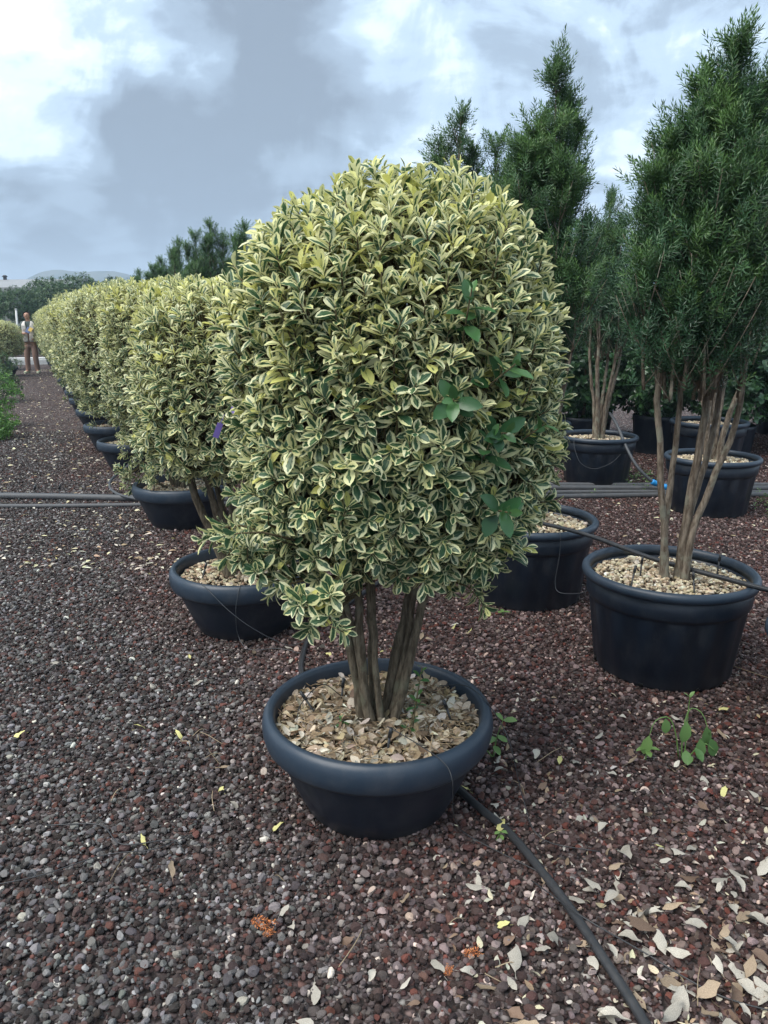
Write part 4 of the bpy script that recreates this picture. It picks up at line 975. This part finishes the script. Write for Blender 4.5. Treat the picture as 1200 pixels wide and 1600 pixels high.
for i, (x, y, r, z, lb) in enumerate([(-19.9, 40.2, .95, 2.7, 'round clipped dark tree at the building end away from the hills'), (-18.4, 40.0, .98, 2.70, 'round clipped mid green tree on a short trunk behind the man'), (-18.1, 44.0, 1.25, 3.10, 'dark green tree between the round tree and the hills'), (-16.6, 43.6, 1.35, 3.20, 'broad dark tree with uneven top below the hills'), (-15.0, 44.5, 1.25, 3.2, 'dark tree below the second hill, next to the variegated row'), (-21.3, 42.5, 1.2, 2.8, 'dark tree farthest along from the variegated row'), (-13.4, 46.0, 1.2, 2.9, 'dark tree just above the variegated row'), (-20.0, 47.0, 1.5, 3.0, 'tree close in front of the building wall')]):
    r *= .88; z -= .42
    t = thing('round_tree', (x, y, 0), lb, 'tree', GT, i * 1.1)
    link('trunk', mesh_np('trunk', *tube(spline([(0, 0, -.05), (.04, .02, z * .5), (0, 0, z)], 8), np.linspace(.09, .04, 8), 7), None, True, [M_BARK]), t)
    tag(link('crown', ME_TC[i % 2], t, (0, 0, z), (0, 0, i * .8), (r, r, r * (1.0 if i % 2 else .95))), kind='stuff')
ME_HB = leafy_ball('crown', 300, 1.2, .8, .85, .8, .12, M_TREE, TPL_FAR, 121, new=.9)
for i, (x, y) in enumerate([(-19.5, 36.5), (-17.6, 36.0), (-15.9, 36.4), (-21.2, 36.8), (-14.2, 37.0), (-17.0, 33.5)]):
    bush((x, y), 'loose green bush under the round trees', 0, 1.2, .8, .85, .8, .1, M_TREE, 130 + i, 'bushes under the round trees', 'background_bush', me=ME_HB).rotation_euler = (0, 0, i * 1.3)
o = link('white_post', mesh_np('white_post', *join([tube([(0, 0, 0), (.06, 0, 1.95)], [.05, .045], 8), tube([(.06, 0, 1.95), (.061, 0, 2.0)], [.055, .05], 8)]), None, True, [m_plain('post_white', (.55, .55, .53), .6, .2)]), None, (-16.05, 34.5, .0)); tag(o, 'thin pale post standing behind the man', 'post')
V, F = join([box(-.75, .75, -.3, .3, 0, .16), box(-.68, .62, -.25, .25, .16, .23)])
o = link('white_slab', mesh_np('white_slab', V, F, None, False, [m_plain('slab_white', (.62, .62, .60), .7, .15)]), None, (-12.5, 27.6, 0), (0, 0, .4)); tag(o, 'low white slab on the ground behind the man', 'slab')
# long low building
M_WALL = m_plain('building_wall', (.20, .20, .19), .8, .25, .6); M_ROOF = m_plain('roof_sheet', (.24, .245, .25), .6, .2, .5); M_DARKB = m_plain('building_opening', (.03, .03, .035), .4, .2)
bd = thing('long_building', (-36, 66, 0), 'long low grey building with pale shallow roof behind the trees', 'building', None, R(-6))
link('wall', mesh_np('wall', *box(-16, 12, -6, 6, 0, 3.55), None, False, [M_WALL]), bd)
rv = np.array([[-16.6, -6.7, 3.55], [12.6, -6.7, 3.55], [12.6, 6.7, 3.55], [-16.6, 6.7, 3.55], [-16.6, -6.7, 3.85], [12.6, -6.7, 3.85], [12.6, 6.7, 3.85], [-16.6, 6.7, 3.85], [-16.4, 0, 4.75], [12.4, 0, 4.75]], float)
rf = link('roof', mesh_np('roof', rv, [[0, 3, 2, 1], [0, 1, 5, 4], [2, 3, 7, 6], [1, 2, 6, 5], [3, 0, 4, 7], [4, 5, 9, 8], [6, 7, 8, 9]], None, False, [M_ROOF]), bd)
me_ = bpy.data.meshes.new('hip'); me_.from_pydata([tuple(rv[i]) for i in (5, 6, 9, 7, 4, 8)], [], [(0, 1, 2), (3, 4, 5)]); me_.materials.append(M_ROOF); link('hip', me_, rf)
link('vent', mesh_np('vent', *join([tube([(5.2, -.2, 4.6), (5.2, -.2, 4.95)], .14, 8), tube([(5.2, -.2, 4.95), (5.2, -.2, 5.08)], [.24, .12], 8)]), None, True, [M_DARKB]), rf)
ME_BW = mesh_np('window', *box(-.7, .7, -.05, .05, 1.2, 2.4), None, False, [M_DARKB])
for k in range(9): link('window', ME_BW, bd, (-14 + k * 3, -6.02, 0))
# hills
def hills():
    xs = np.linspace(-1500, 900, 241); ys = np.linspace(820, 1250, 22); X, Y = np.meshgrid(xs, ys)
    def gs(x0, s, h): return h * np.exp(-((X - x0) / s) ** 2)
    ridge = gs(-382, 50, 42) + gs(-318, 38, 33) + gs(-285, 36, 14) + gs(-520, 90, 16) + gs(-700, 150, 35) + gs(-1050, 200, 55) + gs(-130, 90, 22) + gs(150, 200, 40) + gs(600, 200, 50) + 14
    Z = ridge * np.exp(-((Y - 930) / 95) ** 2) + rng.normal(0, .5, X.shape) + 2.0 * np.sin(X * .06 + Y * .02) - 3
    V = np.stack([X, Y, Z], -1).reshape(-1, 3); n = len(xs)
    i = np.arange(len(ys) - 1)[:, None] * n + np.arange(n - 1)[None]
    F = np.stack([i, i + 1, i + n + 1, i + n], -1).reshape(-1, 4)
    m, t = material('hill_scrub'); p = t.pos()
    c = t.mix(t.sstep(t.noise(p, .03, 5., .6), .4, .62), (.035, .055, .028), (.11, .11, .07))
    finish(t, c, .95, None, .1)
    tag(link('hills', mesh_np('hills', V, F, None, True, [m])), kind='structure')
hills()

# ------------------------------------------------------------------ the man on the path
def skin_mesh(name, joints, edges, mat, parent, root=0, sub=2):
    me = bpy.data.meshes.new(name); me.from_pydata([j[:3] for j in joints], edges, []); me.materials.append(mat)
    o = link(name, me, parent)
    sk = o.modifiers.new('skin', 'SKIN'); sk.use_smooth_shade = True
    if not me.skin_vertices: me.attributes.new('skin', 'FLOAT', 'POINT')
    for i, j in enumerate(joints):
        d = me.skin_vertices[0].data[i]; r = j[3]; d.radius = (r, j[4] if len(j) > 4 else r); d.use_root = (i == root)
    s = o.modifiers.new('sub', 'SUBSURF'); s.levels = sub; s.render_levels = sub
    return o
man = thing('person', (-10.3, 22.9, 0), 'man in pale vest and brown trousers standing on the path holding papers', 'person', None, R(12))
M_SKIN = m_plain('skin', (.42, .23, .16), .55, .12); M_TROU = m_plain('brown_trousers', (.25, .16, .125), .85, .2, 20.); M_SHIRT = m_plain('grey_shirt', (.085, .105, .10), .85, .2)
M_VEST = m_plain('pale_vest', (.62, .58, .53), .85, .12, 25.); M_SHOE = m_plain('pale_shoe', (.42, .47, .33), .7, .25, 30.); M_HAIR = m_plain('dark_hair', (.03, .025, .022), .8, .3)
def fingers(J, Ed, base, d, side, n0):
    d = np.array(d, float); d /= np.linalg.norm(d); s = np.array(side, float)
    for f, (off, l) in enumerate([(-.030, .060), (-.010, .072), (.010, .076), (.030, .066)]):
        b = np.array(base) + s * off; J.append((*(b + d * .035), .010)); J.append((*(b + d * (.035 + l * .5) + [0, -.006, -.012]), .009)); J.append((*(b + d * (.03 + l * .85) + [0, .008, -.03]), .008))
        k = len(J) - 3; Ed += [(n0, k), (k, k + 1), (k + 1, k + 2)]
    b = np.array(base) + s * -.03; J.append((*(b + d * .0 + [0, -.025, .02]), .012)); J.append((*(b + d * .035 + [0, -.04, .02]), .010)); k = len(J) - 2
    Ed += [(n0, k), (k, k + 1)]
J = [(0, 0, .95, .13, .11), (0, 0, 1.13, .13, .105), (0, 0, 1.33, .15, .11), (0, 0, 1.46, .075), (-.005, -.012, 1.53, .055), (-.012, -.03, 1.585, .068, .075), (-.016, -.025, 1.655, .078, .09), (-.014, -.012, 1.72, .055, .062),
     (.17, 0, 1.41, .062), (.30, .05, 1.17, .045), (.205, -.10, 1.035, .030), (.165, -.135, 1.025, .036, .02),
     (-.17, 0, 1.41, .062), (-.285, -.06, 1.15, .045), (-.115, -.21, 1.135, .030), (-.065, -.235, 1.145, .036, .02),
     (.09, 0, .88, .095), (.105, -.07, .50, .062), (.125, -.02, .09, .040), (.15, -.15, .045, .036),
     (-.09, 0, .88, .095), (-.12, -.01, .50, .062), (-.135, .02, .09, .040), (-.185, -.11, .045, .036),
     (-.025, -.125, 1.635, .014), (.060, -.02, 1.645, .014), (-.093, -.02, 1.645, .014)]
Ed = [(0, 1), (1, 2), (2, 3), (3, 4), (4, 5), (5, 6), (6, 7), (2, 8), (8, 9), (9, 10), (10, 11), (2, 12), (12, 13), (13, 14), (14, 15), (0, 16), (16, 17), (17, 18), (18, 19), (0, 20), (20, 21), (21, 22), (22, 23), (6, 24), (6, 25), (6, 26)]
fingers(J, Ed, (.165, -.135, 1.025), (-.9, -.3, -.2), (0, .4, 1.), 11); fingers(J, Ed, (-.065, -.235, 1.145), (1, -.2, .15), (0, -.3, 1.), 15)
skin_mesh('body', J, Ed, M_SKIN, man)
T = [(0, 0, .90, .15, .12), (0, 0, .86, .15, .12), (.10, 0, .80, .105), (.108, -.065, .50, .085), (.127, -.02, .13, .075), (.127, -.025, .06, .078), (-.10, 0, .80, .105), (-.122, -.01, .50, .085), (-.137, .02, .13, .075), (-.137, .015, .06, .078)]
skin_mesh('trousers', T, [(0, 1), (1, 2), (2, 3), (3, 4), (4, 5), (1, 6), (6, 7), (7, 8), (8, 9)], M_TROU, man)
Sh = [(0, 0, 1.08, .145, .115), (0, 0, 1.15, .155, .125), (0, 0, 1.34, .170, .130), (0, 0, 1.455, .085), (.17, 0, 1.41, .078), (.245, .028, 1.27, .068), (.262, .034, 1.235, .070), (-.17, 0, 1.41, .078), (-.238, -.036, 1.27, .068), (-.252, -.042, 1.235, .070)]
skin_mesh('shirt', Sh, [(0, 1), (1, 2), (2, 3), (2, 4), (4, 5), (5, 6), (2, 7), (7, 8), (8, 9)], M_SHIRT, man)
def vest():
    zs = [.90, .98, 1.10, 1.22, 1.32, 1.40, 1.46, 1.485]; rx = [.205, .20, .195, .20, .205, .200, .155, .11]; ry = [.17, .165, .158, .162, .165, .150, .115, .09]; gap = [.10, .10, .12, .18, .26, .36, .52, .7]
    V, F = [], []; n = 33
    for z, a, b, g in zip(zs, rx, ry, gap):
        th = np.linspace(-math.pi / 2 + g, 1.5 * math.pi - g, n)
        wob = 1 + .025 * np.sin(th * 5 + z * 20)
        V += [(a * math.cos(q) * k, b * math.sin(q) * k, z) for q, k in zip(th, wob)]
    for i in range(len(zs) - 1):
        for j in range(n - 1): F.append([i * n + j, i * n + j + 1, (i + 1) * n + j + 1, (i + 1) * n + j])
    o = link('vest', mesh_np('vest', V, F, None, True, [M_VEST]), man)
    s = o.modifiers.new('solid', 'SOLIDIFY'); s.thickness = .012
    for x in (-.11, .11):
        for z in (1.0, 1.25):
            link('pocket', mesh_np('pocket', *box(x - .055, x + .055, -.172, -.135, z, z + .11), None, False, [M_VEST]), o)
vest()
for x, y, az in ((.148, -.085, .1), (-.165, -.04, -.25)):
    zs = [(.0, .0), (.3, .02)]
    prof = [(-.085, .045, .085), (-.04, .05, .10), (.03, .048, .085), (.09, .05, .06), (.14, .045, .05), (.175, .02, .03)]
    V, F = [], []
    for yy, hw, h in prof: V += [(-hw, -yy, .0), (-hw, -yy, h * .6), (-hw * .6, -yy, h), (hw * .6, -yy, h), (hw, -yy, h * .6), (hw, -yy, .0)]
    for i in range(5):
        for j in range(6): F.append([i * 6 + j, i * 6 + (j + 1) % 6, (i + 1) * 6 + (j + 1) % 6, (i + 1) * 6 + j])
    F += [[0, 1, 2, 3], [0, 3, 4, 5], [32, 31, 30, 33], [33, 30, 35, 34]]
    link('shoe', mesh_np('shoe', V, F, None, True, [M_SHOE]), man, (x, y + .045, 0.004), (0, 0, az))
def hair():
    V, F = ico(3); th = np.arctan2(V[:, 0], V[:, 1])
    V = V * [.106, .116, .106] + [-.015, -.010, 1.668]
    q = (V[:, 0] + .015) * .75 + (V[:, 1] + .01) * .66
    keep = ((V[:, 0] > .035) & (V[:, 1] > -.085) & (V[:, 2] > 1.63) & (V[:, 2] < 1.75)) | ((V[:, 1] > .0) & (V[:, 2] > 1.61) & (V[:, 2] < 1.755)) | ((V[:, 0] < -.085) & (V[:, 1] > -.03) & (V[:, 2] > 1.64) & (V[:, 2] < 1.73))
    F = np.array([f for f in F if keep[f].all()])
    o = link('hair', mesh_np('hair', V, F, None, True, [M_HAIR]), man)
hair()
for x in (-.045, .012):
    V, F = ico(1); link('eye', mesh_np('eye', V * .009, F, None, True, [M_HAIR]), man, (x, -.112, 1.665))
V, F = join([box(-.08, .06, -.006, .006, -.08, .10), box(-.07, .05, -.010, -.006, -.07, .03)])
pp = link('clipboard', mesh_np('clipboard', V, F, None, False, [m_plain('blue_folder', (.04, .07, .17), .5, .1)]), None, (-10.17, 22.58, 1.22), (-.5, .35, R(-5))); tag(pp, 'blue folder held against the man\'s chest', 'folder')
V, F = box(-.045, .05, -.003, .003, -.06, .06)
pp = link('paper', mesh_np('paper', V, F, None, False, [m_plain('yellow_paper', (.60, .40, .10), .6, .08)]), None, (-10.10, 22.545, 1.25), (-.5, .5, R(5))); tag(pp, 'yellow sheet of paper in front of the blue folder', 'paper')

# ------------------------------------------------------------------ air
hb = link('haze', mesh_np('haze', *box(-1700, 1700, -1700, 1700, -4, 75), None, False))
mh = bpy.data.materials.new('haze_air'); mh.use_nodes = True; th_ = NT(mh.node_tree)
pvn = th_.n('ShaderNodeVolumePrincipled', Color=(.66, .82, 1.0, 1), Density=.0011, Anisotropy=0.0)
th_.n('ShaderNodeOutputMaterial', Volume=pvn.outputs[0]); hb.data.materials.append(mh); tag(hb, 'thin blue-white haze in the air', 'haze', None, 'stuff')
